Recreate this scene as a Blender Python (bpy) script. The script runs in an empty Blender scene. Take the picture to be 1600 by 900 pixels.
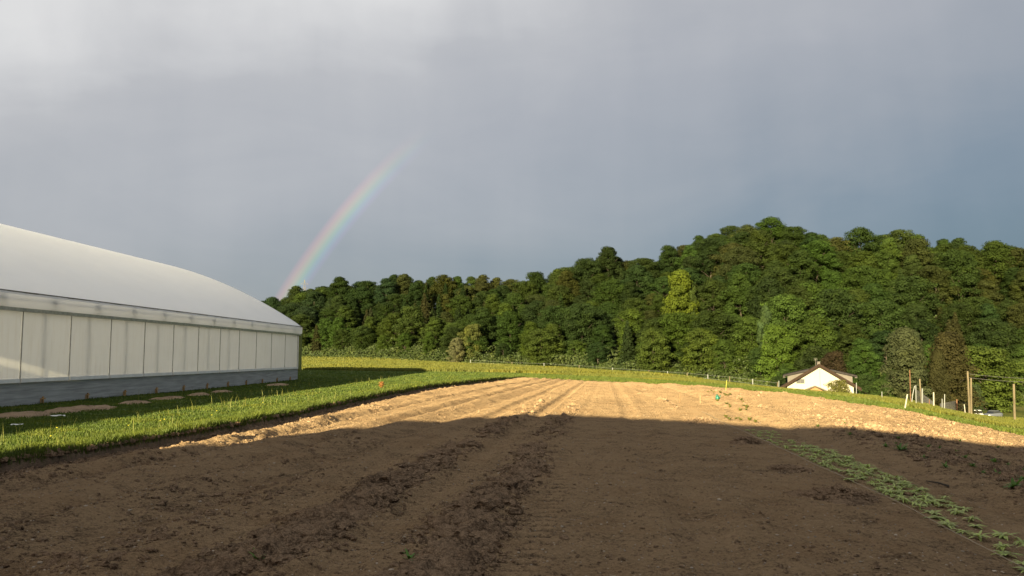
import bpy, math, random
import numpy as np
from mathutils import Vector, Matrix

R = math.radians
rng = np.random.default_rng(7)
random.seed(7)
scene = bpy.context.scene
COL = scene.collection

# ------------------------------------------------------------------ camera
F = 1250.0                     # focal length in pixels of the 1600 px wide photograph
PITCH = math.atan(107 / F)
cam_d = bpy.data.cameras.new('camera')
cam_d.sensor_width = 36.0
cam_d.lens = 36.0 * F / 1600
cam_d.clip_start = 0.05
cam_d.clip_end = 12000
cam = bpy.data.objects.new('camera', cam_d)
COL.objects.link(cam)
cam.location = (0, 0, 0)
cam.rotation_euler = (math.pi / 2 + PITCH, 0, 0)
scene.camera = cam

# ------------------------------------------------------------------ light, sky, exposure
SUN_AZ, SUN_EL = 23.5, 12.7    # heading of the light (degrees right of +Y) and height of the sun
scene.view_settings.view_transform = 'Standard'
scene.view_settings.look = 'None'
scene.view_settings.gamma = 1
scene.view_settings.use_curve_mapping = False
scene.view_settings.exposure = 2.05
d = Vector((math.sin(R(SUN_AZ)) * math.cos(R(SUN_EL)), math.cos(R(SUN_AZ)) * math.cos(R(SUN_EL)), -math.sin(R(SUN_EL))))
sl = bpy.data.lights.new('sun', 'SUN')
sl.energy = 5.0
sl.angle = R(0.5)
sl.color = (1.0, 0.83, 0.48)
sun = bpy.data.objects.new('sun', sl)
COL.objects.link(sun)
sun.rotation_euler = d.to_track_quat('-Z', 'Y').to_euler()
sun.location = (-60, -120, 60)


class NT:
    """tiny node-tree helper"""
    def __init__(s, tree):
        s.t = tree
        s.n = tree.nodes
        s.n.clear()

    def node(s, typ, **kw):
        n = s.n.new(typ)
        for k, v in kw.items():
            setattr(n, k, v)
        return n

    def link(s, a, b):
        s.t.links.new(a, b)

    def _in(s, sock, v):
        if isinstance(v, bpy.types.NodeSocket):
            s.link(v, sock)
        elif v is not None:
            sock.default_value = v

    def math(s, op, a, b=None, c=None, clamp=False):
        n = s.node('ShaderNodeMath', operation=op, use_clamp=clamp)
        s._in(n.inputs[0], a)
        if b is not None: s._in(n.inputs[1], b)
        if c is not None: s._in(n.inputs[2], c)
        return n.outputs[0]

    def noise(s, vec, scale, detail=4, rough=0.55, dist=0.0):
        n = s.node('ShaderNodeTexNoise')
        if vec is not None: s.link(vec, n.inputs['Vector'])
        n.inputs['Scale'].default_value = scale
        n.inputs['Detail'].default_value = detail
        n.inputs['Roughness'].default_value = rough
        n.inputs['Distortion'].default_value = dist
        return n.outputs['Fac']

    def ramp(s, fac, stops, interp='LINEAR'):
        n = s.node('ShaderNodeValToRGB')
        n.color_ramp.interpolation = interp
        el = n.color_ramp.elements
        while len(el) < len(stops): el.new(0.5)
        for e, (p, c) in zip(el, stops):
            e.position = p
            e.color = (*c, 1) if len(c) == 3 else c
        s._in(n.inputs[0], fac)
        return n.outputs[0]

    def mix(s, fac, a, b, blend='MIX'):
        n = s.node('ShaderNodeMix', data_type='RGBA', blend_type=blend)
        s._in(n.inputs[0], fac)
        s._in(n.inputs[6], a if isinstance(a, bpy.types.NodeSocket) else (*a, 1))
        s._in(n.inputs[7], b if isinstance(b, bpy.types.NodeSocket) else (*b, 1))
        return n.outputs[2]

    def maprange(s, v, a, b, c=0.0, d=1.0, smooth=True):
        n = s.node('ShaderNodeMapRange')
        if smooth: n.interpolation_type = 'SMOOTHSTEP'
        s._in(n.inputs[0], v)
        for i, x in enumerate((a, b, c, d)): n.inputs[i + 1].default_value = x
        return n.outputs[0]

    def scalevec(s, vec, sc, loc=(0, 0, 0), rot=(0, 0, 0)):
        n = s.node('ShaderNodeMapping')
        s.link(vec, n.inputs[0])
        n.inputs['Scale'].default_value = sc
        n.inputs['Location'].default_value = loc
        n.inputs['Rotation'].default_value = rot
        return n.outputs[0]


world = bpy.data.worlds.new('World')
scene.world = world
world.use_nodes = True
W = NT(world.node_tree)
tc = W.node('ShaderNodeTexCoord')
sep = W.node('ShaderNodeSeparateXYZ')
W.link(tc.outputs['Generated'], sep.inputs[0])
X, Y, Z = sep.outputs
sky = W.node('ShaderNodeTexSky', sky_type='NISHITA')
sky.sun_disc = False
sky.sun_elevation = R(SUN_EL)
sky.sun_rotation = R(SUN_AZ + 180)
vecs = W.scalevec(tc.outputs['Generated'], (1.0, 1.0, 2.2))
n1 = W.noise(vecs, 1.5, 5, 0.5, 0.4)
n2 = W.noise(W.scalevec(tc.outputs['Generated'], (1.3, 1.3, 3.5), (3.1, 0.4, 1.7)), 3.6, 6, 0.55, 0.6)
b = W.math('MULTIPLY_ADD', Z, 2.4, 0.18)
b = W.math('MULTIPLY_ADD', X, -0.75, b)
b = W.math('MULTIPLY_ADD', W.math('SUBTRACT', n1, 0.5), 0.72, b)
b = W.math('MULTIPLY_ADD', W.math('SUBTRACT', n2, 0.5), 0.24, b)
n3 = W.noise(W.scalevec(tc.outputs['Generated'], (9, 9, 0.7), (0, 0, 0), (0, R(8), 0)), 1.0, 4, 0.5, 0.2)
b = W.math('MULTIPLY_ADD', W.math('SUBTRACT', n3, 0.5), 0.30, b)
b = W.math('MULTIPLY_ADD', W.maprange(Z, 0.45, 0.8), -0.22, b)
cl = W.ramp(W.math('MULTIPLY', b, 0.667, clamp=True), [
    (0.06, (0.115, 0.170, 0.232)), (0.24, (0.190, 0.234, 0.290)), (0.42, (0.298, 0.318, 0.355)),
    (0.60, (0.385, 0.392, 0.420)), (0.78, (0.480, 0.478, 0.492)), (0.98, (0.720, 0.710, 0.700))])
cl = W.mix(1.0, cl, (2.45, 2.45, 2.45), 'MULTIPLY')
colr = W.mix(0.04, cl, sky.outputs[0])
bg = W.node('ShaderNodeBackground')
bg.inputs['Strength'].default_value = 0.1
W.link(colr, bg.inputs[0])
wo = W.node('ShaderNodeOutputWorld')
W.link(bg.outputs[0], wo.inputs[0])

scene.cycles.max_bounces = 6
scene.cycles.diffuse_bounces = 3
scene.cycles.transparent_max_bounces = 12
scene.cycles.transmission_bounces = 3
scene.cycles.use_denoising = True

# ------------------------------------------------------------------ helpers


def tag(o, label=None, cat=None, group=None, kind=None):
    if label: o['label'] = label
    if cat: o['category'] = cat
    if group: o['group'] = group
    if kind: o['kind'] = kind
    return o


def empty(name, loc, rz=0.0, label=None, cat=None, group=None):
    o = bpy.data.objects.new(name, None)
    o.empty_display_size = 0.3
    COL.objects.link(o)
    o.location = loc
    o.rotation_euler = (0, 0, rz)
    return tag(o, label, cat, group)


def mesh_np(name, v, faces, mat=None, smooth=False, attrs=None):
    """v (n,3); faces: list of (m,k) int arrays"""
    me = bpy.data.meshes.new(name)
    v = np.asarray(v, dtype=np.float32)
    if not isinstance(faces, (list, tuple)): faces = [faces]
    faces = [np.asarray(f, dtype=np.int32) for f in faces if len(f)]
    idx = np.concatenate([f.ravel() for f in faces])
    tot = np.concatenate([np.full(len(f), f.shape[1], dtype=np.int32) for f in faces])
    st = np.concatenate([[0], np.cumsum(tot)[:-1]]).astype(np.int32)
    me.vertices.add(len(v)); me.vertices.foreach_set('co', v.ravel())
    me.loops.add(len(idx)); me.loops.foreach_set('vertex_index', idx)
    me.polygons.add(len(tot)); me.polygons.foreach_set('loop_start', st); me.polygons.foreach_set('loop_total', tot)
    me.update(calc_edges=True)
    me.polygons.foreach_set('use_smooth', np.full(len(tot), bool(smooth)))
    if attrs:
        for k, a in attrs.items():
            at = me.attributes.new(k, 'FLOAT', 'POINT')
            at.data.foreach_set('value', np.asarray(a, dtype=np.float32))
    if mat: me.materials.append(mat)
    me.validate()
    return me


def link(name, me, parent=None, loc=(0, 0, 0), rz=0.0):
    o = bpy.data.objects.new(name, me)
    COL.objects.link(o)
    if parent: o.parent = parent
    o.location = loc
    o.rotation_euler = (0, 0, rz)
    return o


class MB:
    """collects boxes, bars and tubes into one mesh"""
    def __init__(s):
        s.v = []; s.q = []; s.t = []; s.n = 0

    def add(s, verts, quads=(), tris=()):
        s.v += [tuple(p) for p in verts]
        s.q += [tuple(i + s.n for i in f) for f in quads]
        s.t += [tuple(i + s.n for i in f) for f in tris]
        s.n += len(verts)

    def box(s, lo, hi):
        x0, y0, z0 = lo; x1, y1, z1 = hi
        s.add([(x0, y0, z0), (x1, y0, z0), (x1, y1, z0), (x0, y1, z0), (x0, y0, z1), (x1, y0, z1), (x1, y1, z1), (x0, y1, z1)],
              [(0, 3, 2, 1), (4, 5, 6, 7), (0, 1, 5, 4), (1, 2, 6, 5), (2, 3, 7, 6), (3, 0, 4, 7)])

    def bar(s, a, b, w, h=None, n=4, taper=1.0):
        """a bar / tube between two points"""
        h = h or w
        a = Vector(a); b = Vector(b); dd = (b - a).normalized()
        up = Vector((0, 0, 1)) if abs(dd.z) < 0.95 else Vector((0, 1, 0))
        sx = dd.cross(up).normalized(); sy = sx.cross(dd)
        vs = []
        for p, k in ((a, 1.0), (b, taper)):
            for i in range(n):
                an = 2 * math.pi * (i + 0.5) / n
                q = 1 / math.cos(math.pi / n) if n == 4 else 1
                vs.append(p + sx * (math.cos(an) * w / 2 * q * k) + sy * (math.sin(an) * h / 2 * q * k))
        quads = [(i, (i + 1) % n, n + (i + 1) % n, n + i) for i in range(n)]
        base = s.n
        s.add(vs, quads)
        if n == 4:
            s.q += [(base + 3, base + 2, base + 1, base), (base + 4, base + 5, base + 6, base + 7)]
        else:
            s.add([a, b])
            for i in range(n):
                s.t.append((base + (i + 1) % n, base + i, base + 2 * n))
                s.t.append((base + n + i, base + n + (i + 1) % n, base + 2 * n + 1))

    def tube(s, pts, rads, n=6):
        pts = [Vector(p) for p in pts]
        base = s.n; vs = []
        for i, p in enumerate(pts):
            dd = (pts[min(i + 1, len(pts) - 1)] - pts[max(i - 1, 0)]).normalized()
            up = Vector((0, 0, 1)) if abs(dd.z) < 0.9 else Vector((0, 1, 0))
            sx = dd.cross(up).normalized(); sy = sx.cross(dd)
            for k in range(n):
                an = 2 * math.pi * k / n
                vs.append(p + (sx * math.cos(an) + sy * math.sin(an)) * rads[i])
        q = []
        for i in range(len(pts) - 1):
            for k in range(n):
                q.append((i * n + k, i * n + (k + 1) % n, (i + 1) * n + (k + 1) % n, (i + 1) * n + k))
        s.add(vs, q)

    def poly(s, verts2, y0, y1):
        """prism of a 2D outline (x,z) between y0 and y1 (fan caps: convex outlines)"""
        n = len(verts2); base = s.n
        s.add([(x, y0, z) for x, z in verts2] + [(x, y1, z) for x, z in verts2],
              [(i, (i + 1) % n, n + (i + 1) % n, n + i) for i in range(n)])
        for i in range(1, n - 1):
            s.t.append((base, base + i + 1, base + i)); s.t.append((base + n, base + n + i, base + n + i + 1))

    def mesh(s, name, mat, smooth=False):
        fs = []
        if s.q: fs.append(np.array(s.q))
        if s.t: fs.append(np.array(s.t))
        return mesh_np(name, np.array(s.v), fs, mat, smooth)

    def build(s, name, mat, parent=None, loc=(0, 0, 0), rz=0, smooth=False):
        return link(name, s.mesh(name, mat, smooth), parent, loc, rz)


# --- numpy noise
_P = rng.permutation(4096)


def vnoise(x, y, seed=0):
    xi = np.floor(x).astype(np.int64); yi = np.floor(y).astype(np.int64)
    fx = x - xi; fy = y - yi
    fx = fx * fx * (3 - 2 * fx); fy = fy * fy * (3 - 2 * fy)

    def h(a, b):
        return _P[(_P[(a + seed * 131) & 4095] + b) & 4095] / 4095.0
    return (h(xi, yi) * (1 - fx) + h(xi + 1, yi) * fx) * (1 - fy) + (h(xi, yi + 1) * (1 - fx) + h(xi + 1, yi + 1) * fx) * fy


def fbm(x, y, oct=4, seed=0, gain=0.5):
    r = 0; a = 1; t = 0
    for o in range(oct):
        r = r + a * (vnoise(x * 2 ** o + 17.3 * o, y * 2 ** o - 9.1 * o, seed + o) - 0.5); t += a; a *= gain
    return r / t


def sstep(x, a, b):
    t = np.clip((x - a) / (b - a), 0, 1)
    return t * t * (3 - 2 * t)


# ------------------------------------------------------------------ terrain shape (metres; the eye is at 0,0,0)
UC = np.array([0, 470, 600, 800, 1000, 1200, 1400, 1510, 1600, 1900], float)
TC = (UC - 800) / 1255.0
RID_U = [0, 300, 420, 470, 500, 560, 610, 680, 730, 760, 830, 870, 950, 1000, 1040, 1080, 1120, 1170, 1215, 1260, 1295, 1312, 1340, 1380, 1440, 1500, 1560, 1600, 1900]
RID_Y = [505, 488, 470, 452, 444, 438, 428, 430, 437, 436, 433, 425, 402, 403, 402, 375, 358, 350, 344, 354, 374, 385, 376, 374, 380, 382, 378, 380, 384]
KD = np.array([[0, 15, 62, 240, 280, 300, 345, 425, 900, 3000],
               [0, 20, 62, 240, 280, 300, 340, 420, 900, 3000],
               [0, 35, 90, 200, 250, 270, 310, 395, 800, 3000],
               [0, 68, 90, 130, 200, 240, 280, 375, 800, 3000],
               [0, 54, 70, 90, 150, 190, 240, 345, 800, 3000],
               [0, 40, 50, 68, 110, 150, 205, 325, 800, 3000],
               [0, 28, 40, 60, 105, 150, 185, 295, 800, 3000],
               [0, 24, 35, 50, 102, 150, 190, 290, 800, 3000],
               [0, 21, 32, 46, 100, 150, 195, 290, 800, 3000],
               [0, 21, 32, 46, 100, 150, 195, 290, 800, 3000]], float)
KZ = np.array([[-1.7, -1.75, -1.8, -.8, -1, -1, -.8, 0, 0, 0],
               [-1.7, -1.75, -1.8, -.8, -1, -1, -.8, 0, 0, 0],
               [-1.7, -1.7, -1.68, -1.1, -1.5, -1.5, -1.2, 0, 0, 0],
               [-1.7, -1.7, -1.65, -1.56, -3.5, -4, -3.5, 0, 0, 0],
               [-1.7, -1.73, -1.85, -1.94, -6, -7, -6.5, 0, 0, 0],
               [-1.7, -1.76, -1.95, -2.68, -7, -9, -9, 0, 0, 0],
               [-1.7, -1.86, -2.3, -3.15, -8.5, -10.5, -10.5, 0, 0, 0],
               [-1.7, -2.02, -2.70, -3.72, -9.8, -11.6, -11.7, 0, 0, 0],
               [-1.7, -2.13, -2.85, -3.6, -10, -12.0, -12, 0, 0, 0],
               [-1.7, -2.13, -2.85, -3.6, -10, -12.0, -12, 0, 0, 0]], float)
TREE_TOP = 14.5


def ridge_s(u):
    y = np.interp(u, RID_U, RID_Y)
    return np.tan(PITCH + np.arctan((450 - y) / F))


def h_raw(x, y):
    x = np.asarray(x, float); y = np.asarray(y, float)
    t = np.clip(x / np.maximum(y, 1e-3), -0.9, 0.9)
    t = np.where(y <= 0.01, 0, t)
    u = 800 + t * 1255
    kd = [np.interp(t, TC, KD[:, k]) for k in range(KD.shape[1])]
    kz = [np.interp(t, TC, KZ[:, k]) for k in range(KZ.shape[1])]
    zr = ridge_s(u) * kd[7] - TREE_TOP
    kz[7] = zr; kz[8] = zr - 28; kz[9] = zr * 0 - 20
    z = np.full(x.shape, -1.7)
    for k in range(len(kd) - 1):
        f = np.clip((y - kd[k]) / (kd[k + 1] - kd[k]), 0, 1)
        if k >= 6: f = f * f * (3 - 2 * f) * 0.6 + f * 0.4
        z = np.where(y > kd[k], kz[k] + (kz[k + 1] - kz[k]) * f, z)
    return z


def height(x, y):
    y = np.asarray(y, float); x = np.asarray(x, float)
    z = (h_raw(x, y * 0.95) + h_raw(x, y) + h_raw(x, y * 1.05)) / 3
    w = sstep(y, 2, 9)
    far = sstep(np.hypot(x, y), 90, 300)
    return -1.7 * (1 - w) + z * w + fbm(x / 9, y / 9, 3, 5) * 0.10 + far * fbm(x / 40, y / 40, 3, 8) * 2.0 * sstep(z, 0, 12)


def hz(x, y):
    return float(height(np.array([x]), np.array([y]))[0])


def at(px, py, Dmin=3.0, Dmax=1200.0):
    """where the sight line through a pixel of the photograph first meets the ground"""
    dy = 450 - py
    yy = F * math.cos(PITCH) - dy * math.sin(PITCH); zz = F * math.sin(PITCH) + dy * math.cos(PITCH)
    s = zz / yy; t = (px - 800) / yy
    D = np.exp(np.linspace(math.log(Dmin), math.log(Dmax), 6000))
    g = height(D * t, D)
    k = np.argmax(s * D <= g)
    Dd = D[k]
    return float(Dd * t), float(Dd), float(g[k])


def ray(px, py, D):
    dy = 450 - py
    yy = F * math.cos(PITCH) - dy * math.sin(PITCH); zz = F * math.sin(PITCH) + dy * math.cos(PITCH)
    return (px - 800) / yy * D, D, zz / yy * D


# field outline (tilled soil), counter-clockwise start at the near left
LEFT = [(-9.6, -1.0), (-9.1, 6.0), (-8.7, 10.0), (-8.35, 13.0), (-7.0, 21.0), (-6.3, 28.0), (-5.7, 35.4), (-4.4, 46.0), (-2.4, 56.0), (-0.9, 61.0)]
RIGHT = [(1.0, 66.0), (4.5, 60.5), (8.7, 54.0), (11.5, 46.0), (12.9, 40.0), (13.6, 28.0), (13.6, 21.0), (12.5, 10.0), (12.0, -1.0)]
FP = np.array(LEFT + RIGHT)


def seg_dist(x, y, pts, closed):
    best = np.full(x.shape, 1e9)
    n = len(pts)
    for i in range(n if closed else n - 1):
        a = pts[i]; b = pts[(i + 1) % n]
        dx, dy = b[0] - a[0], b[1] - a[1]
        t = np.clip(((x - a[0]) * dx + (y - a[1]) * dy) / (dx * dx + dy * dy), 0, 1)
        best = np.minimum(best, np.hypot(x - a[0] - t * dx, y - a[1] - t * dy))
    return best


def field_sd(x, y):
    """signed distance to the field outline, negative inside"""
    x = np.asarray(x, float); y = np.asarray(y, float)
    dd = seg_dist(x, y, FP, True)
    ins = np.zeros(x.shape, bool)
    n = len(FP)
    for i in range(n):
        x0, y0 = FP[i]; x1, y1 = FP[(i + 1) % n]
        c = ((y0 > y) != (y1 > y)) & (x < (x1 - x0) * (y - y0) / (y1 - y0 + 1e-12) + x0)
        ins ^= c
    dd = np.where(ins, -dd, dd)
    return dd + fbm(x / 1.3, y / 1.3, 3, 21) * 0.35


def left_w(x, y):
    """1 near the turf cut on the left side, 0 elsewhere"""
    return 1 - sstep(seg_dist(np.asarray(x, float), np.asarray(y, float), LEFT, False), 1.5, 3.5)


def meadow_z(x, y):
    z = height(x, y)
    near = (np.hypot(x, y) < 95)
    sd = np.where(near, field_sd(x, y), 50.0)
    z = z - 0.7 * sstep(-sd, 0.0, 0.22) * near
    z = z + near * (0.05 * np.exp(-(np.maximum(sd, 0) / 0.8) ** 2)) * left_w(x, y) * (sd > -0.1)
    z = z + near * (sd > 0) * fbm(x / 0.5, y / 0.5, 3, 3) * 0.05
    return z


# ------------------------------------------------------------------ materials


def new_mat(name):
    m = bpy.data.materials.new(name)
    m.use_nodes = True
    return m, NT(m.node_tree)


def finish(T, shader, disp=None):
    o = T.node('ShaderNodeOutputMaterial')
    T.link(shader, o.inputs[0])


def bsdf(T, color, rough=0.8, spec=0.3, normal=None, metallic=0.0):
    p = T.node('ShaderNodeBsdfPrincipled')
    T._in(p.inputs['Base Color'], color if isinstance(color, bpy.types.NodeSocket) else (*color, 1))
    T._in(p.inputs['Roughness'], rough)
    p.inputs['Specular IOR Level'].default_value = spec
    p.inputs['Metallic'].default_value = metallic
    if normal is not None: T.link(normal, p.inputs['Normal'])
    return p.outputs[0]


def bump(T, h, dist=0.02, strength=1.0):
    n = T.node('ShaderNodeBump')
    n.inputs['Distance'].default_value = dist
    n.inputs['Strength'].default_value = strength
    T.link(h, n.inputs['Height'])
    return n.outputs[0]


def pos(T):
    return T.node('ShaderNodeNewGeometry').outputs['Position']


def objco(T):
    return T.node('ShaderNodeTexCoord').outputs['Object']


def simple(name, c, rough=0.7, var=0.25, scale=8.0, spec=0.3, bmp=0.0, metallic=0.0, stretch=(1, 1, 1)):
    m, T = new_mat(name)
    v = T.scalevec(objco(T), stretch)
    n = T.noise(v, scale, 5, 0.6)
    lo = tuple(x * (1 - var) for x in c); hi = tuple(min(1, x * (1 + var)) for x in c)
    col = T.ramp(n, [(0.3, lo), (0.7, hi)])
    nm = bump(T, n, bmp) if bmp else None
    finish(T, bsdf(T, col, rough, spec, nm, metallic))
    return m


# soil: dry pale crust with darker moist crumbs
def soil_mat(name, dry, wet, wetbias=0.0):
    m, T = new_mat(name)
    p = pos(T)
    big = T.noise(p, 0.35, 4, 0.55)
    mid = T.noise(p, 2.6, 6, 0.62)
    fine = T.noise(p, 30, 5, 0.72)
    grit = T.noise(p, 110, 3, 0.6)

    def cells(scale):
        n = T.node('ShaderNodeTexVoronoi')
        nv = T.node('ShaderNodeVectorMath', operation='ADD')
        T.link(p, nv.inputs[0]); nv.inputs[1].default_value = (scale, 2, 0)
        T.link(nv.outputs[0], n.inputs['Vector']); n.inputs['Scale'].default_value = scale
        return n.outputs['Distance']
    v1 = cells(17); v2 = cells(48)
    at_ = T.node('ShaderNodeAttribute', attribute_name='moist_shade').outputs['Fac']
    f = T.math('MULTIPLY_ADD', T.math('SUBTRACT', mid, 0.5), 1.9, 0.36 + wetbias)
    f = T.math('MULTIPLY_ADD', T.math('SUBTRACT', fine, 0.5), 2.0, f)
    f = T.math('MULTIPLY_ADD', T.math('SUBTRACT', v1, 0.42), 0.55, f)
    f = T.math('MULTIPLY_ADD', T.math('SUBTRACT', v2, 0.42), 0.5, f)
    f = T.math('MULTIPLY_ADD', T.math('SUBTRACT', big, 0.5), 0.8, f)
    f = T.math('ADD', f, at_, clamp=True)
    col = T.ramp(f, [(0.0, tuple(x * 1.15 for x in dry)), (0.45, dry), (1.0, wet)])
    red = T.noise(T.scalevec(p, (1, 1, 1), (31, 7, 0)), 0.9, 3, 0.5)
    col = T.mix(T.maprange(red, 0.5, 0.7, 0, 0.35), col, (dry[0] * 0.88, dry[1] * 0.80, dry[2] * 0.74))
    speck = T.maprange(grit, 0.70, 0.76, 0, 0.45)
    col = T.mix(speck, col, (0.36, 0.30, 0.23))
    h = T.math('MULTIPLY_ADD', fine, 0.5, T.math('MULTIPLY', grit, 0.25))
    h = T.math('MULTIPLY_ADD', mid, 0.5, h)
    h = T.math('MULTIPLY_ADD', v1, -0.45, h)
    h = T.math('MULTIPLY_ADD', v2, -0.25, h)
    df = T.node('ShaderNodeBsdfDiffuse'); df.inputs['Roughness'].default_value = 1.0
    T.link(col, df.inputs[0]); T.link(bump(T, h, 0.10), df.inputs['Normal'])
    finish(T, df.outputs[0])
    return m


M_soil = soil_mat('tilled soil', (0.330, 0.230, 0.134), (0.112, 0.078, 0.053))
M_clod = soil_mat('dark soil clods', (0.300, 0.208, 0.132), (0.115, 0.079, 0.053), 0.03)
M_paledirt = soil_mat('pale bare dirt', (0.46, 0.335, 0.225), (0.22, 0.155, 0.10), -0.05)


def meadow_mat():
    m, T = new_mat('meadow grass ground')
    p = pos(T)
    a = T.noise(p, 0.12, 4, 0.55)
    c = T.noise(p, 1.7, 5, 0.65)
    e = T.noise(p, 14, 4, 0.7)
    f = T.math('MULTIPLY_ADD', T.math('SUBTRACT', c, 0.5), 0.8, a)
    f = T.math('MULTIPLY_ADD', T.math('SUBTRACT', e, 0.5), 0.7, f)
    short = T.ramp(f, [(0.2, (0.040, 0.064, 0.013)), (0.5, (0.070, 0.105, 0.018)), (0.85, (0.115, 0.135, 0.030))])
    tall = T.ramp(f, [(0.2, (0.050, 0.066, 0.012)), (0.5, (0.085, 0.098, 0.018)), (0.85, (0.130, 0.120, 0.034))])
    ta = T.node('ShaderNodeAttribute', attribute_name='tall').outputs['Fac']
    so = T.node('ShaderNodeAttribute', attribute_name='bare').outputs['Fac']
    wd = T.node('ShaderNodeAttribute', attribute_name='wood').outputs['Fac']
    col = T.mix(ta, short, tall)
    dirt = T.ramp(c, [(0.3, (0.10, 0.066, 0.045)), (0.7, (0.20, 0.14, 0.095))])
    col = T.mix(so, col, dirt)
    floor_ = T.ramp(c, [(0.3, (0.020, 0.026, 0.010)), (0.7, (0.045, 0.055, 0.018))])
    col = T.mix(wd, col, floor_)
    h = T.math('MULTIPLY_ADD', e, 0.6, c)
    finish(T, bsdf(T, col, 0.9, 0.1, bump(T, h, 0.12)))
    return m


M_meadow = meadow_mat()


def leafy(name, base=None, transl=0.35, var=0.45, spec=0.25, hue_noise=1.0, rough=0.6, shift=(1.25, 1.05, 0.7)):
    """leaf material; base None: the colour comes from the object's own colour"""
    m, T = new_mat(name)
    g = T.node('ShaderNodeNewGeometry')
    if base is None:
        oi = T.node('ShaderNodeObjectInfo')
        ti = T.node('ShaderNodeAttribute', attribute_name='tint').outputs['Fac']
        tcb = T.node('ShaderNodeCombineColor')
        for i in range(3): T.link(ti, tcb.inputs[i])
        c0 = T.mix(1.0, oi.outputs['Color'], tcb.outputs[0], 'MULTIPLY')
    else:
        c0 = T.node('ShaderNodeRGB'); c0.outputs[0].default_value = (*base, 1); c0 = c0.outputs[0]
    n = T.noise(g.outputs['Position'], hue_noise, 3, 0.6)
    k = T.math('MULTIPLY_ADD', g.outputs['Random Per Island'], var * 1.2, 1 - var * 0.6)
    k = T.math('MULTIPLY_ADD', T.math('SUBTRACT', n, 0.5), var * 1.6, k)
    kc = T.node('ShaderNodeCombineColor')
    for i in range(3): T.link(k, kc.inputs[i])
    col = T.mix(1.0, c0, kc.outputs[0], 'MULTIPLY')
    yel = T.mix(1.0, col, shift, 'MULTIPLY')
    col = T.mix(T.maprange(n, 0.45, 0.7, 0, 0.8), col, yel)
    p = bsdf(T, col, rough, spec)
    tr = T.node('ShaderNodeBsdfTranslucent')
    T.link(T.mix(1.0, col, (1.3, 1.35, 0.6), 'MULTIPLY'), tr.inputs[0])
    mx = T.node('ShaderNodeMixShader')
    mx.inputs[0].default_value = transl
    T.link(p, mx.inputs[1]); T.link(tr.outputs[0], mx.inputs[2])
    finish(T, mx.outputs[0])
    return m


M_leaf = leafy('tree foliage', None, 0.33, 0.22, spec=0.05, hue_noise=0.22, shift=(1.10, 1.04, 0.75))
M_grass = leafy('short grass blades', (0.064, 0.098, 0.017), 0.35, 0.55, hue_noise=0.7, shift=(1.55, 1.12, 0.8))
M_fringe = leafy('fringe grass blades', (0.072, 0.100, 0.017), 0.30, 0.55, hue_noise=0.9)
M_tall = leafy('tall meadow grass', (0.105, 0.115, 0.022), 0.30, 0.40, hue_noise=0.25)
M_straw = leafy('grass seed stalks', (0.16, 0.17, 0.05), 0.3, 0.4)
M_bark = simple('bark', (0.055, 0.045, 0.035), 0.9, 0.4, 6, 0.2, 0.05, stretch=(1, 1, 0.2))
M_palebark = simple('pale bark', (0.12, 0.095, 0.07), 0.9, 0.3, 6, 0.2, 0.03, stretch=(1, 1, 0.2))
M_crop = leafy('pale seedling leaves', (0.33, 0.375, 0.125), 0.25, 0.65, hue_noise=6, rough=0.6, shift=(0.7, 0.8, 0.5))
M_weed = leafy('weed leaves', (0.085, 0.17, 0.035), 0.3, 0.4, hue_noise=6)
M_orange = leafy('dried orange leaves', (0.30, 0.14, 0.045), 0.3, 0.4, hue_noise=6)

# ------------------------------------------------------------------ terrain sheet
az_front = np.degrees(np.arctan(np.linspace(-0.80, 0.80, 560)))
side = np.linspace(az_front[-1], 180, 60)[1:-1]
az = np.concatenate([az_front, side, [180.0], -side[::-1]])
az = R(1) * az
rad = np.concatenate([np.linspace(0.02, 3, 12)[:-1], np.exp(np.linspace(math.log(3), math.log(8), 50))[:-1], np.exp(np.linspace(math.log(8), math.log(70), 300))[:-1], np.exp(np.linspace(math.log(70), math.log(6000), 230))])
A, Rr = np.meshgrid(az, rad)          # rows: radius
gx = (np.sin(A) * Rr).ravel(); gy = (np.cos(A) * Rr).ravel()
gz = meadow_z(gx, gy)
nr, na = A.shape
i0 = np.arange(nr - 1)[:, None] * na + np.arange(na)[None, :]
i1 = np.arange(nr - 1)[:, None] * na + (np.arange(na)[None, :] + 1) % na
quads = np.stack([i0, i1, i1 + na, i0 + na], -1).reshape(-1, 4)[:, ::-1]
tt = gx / np.maximum(gy, 0.01)


def tall_w(x, y):
    t = np.clip(x / np.maximum(y, 0.1), -0.9, 0.9)
    u = 800 + t * 1255
    d0 = np.interp(u, [0, 470, 700, 800, 1000, 1200, 1400, 1600, 1900], [98, 98, 88, 84, 64, 49, 36, 27, 27])
    d1 = np.interp(t, TC, KD[:, 6])
    return sstep(y + fbm(x / 6, y / 6, 2, 33) * 5, d0 - 0.8, d0 + 0.8) * (y > 10) * (1 - sstep(y, d1 - 12, d1 + 4))


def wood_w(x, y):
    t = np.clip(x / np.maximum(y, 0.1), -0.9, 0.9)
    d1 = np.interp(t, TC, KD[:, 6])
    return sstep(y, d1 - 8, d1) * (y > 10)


sdv = np.where(np.hypot(gx, gy) < 95, field_sd(gx, gy), 50)
bare = np.clip(sstep(-sdv, -0.10, 0.05), 0, 1)
bare = np.maximum(bare, 0.9 * sstep(fbm(gx / 60 + 3, gy / 60, 2, 71), 0.12, 0.2) * (gy > 150) * (gx > 95) * (gy < 200))
terrain = link('meadow', mesh_np('meadow', np.stack([gx, gy, gz], -1), quads, M_meadow, True,
                                 {'tall': tall_w(gx, gy), 'bare': bare, 'wood': wood_w(gx, gy)}))
tag(terrain, kind='structure')

# ------------------------------------------------------------------ tilled field
T0, T1 = 0.1145, -0.0071


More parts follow.
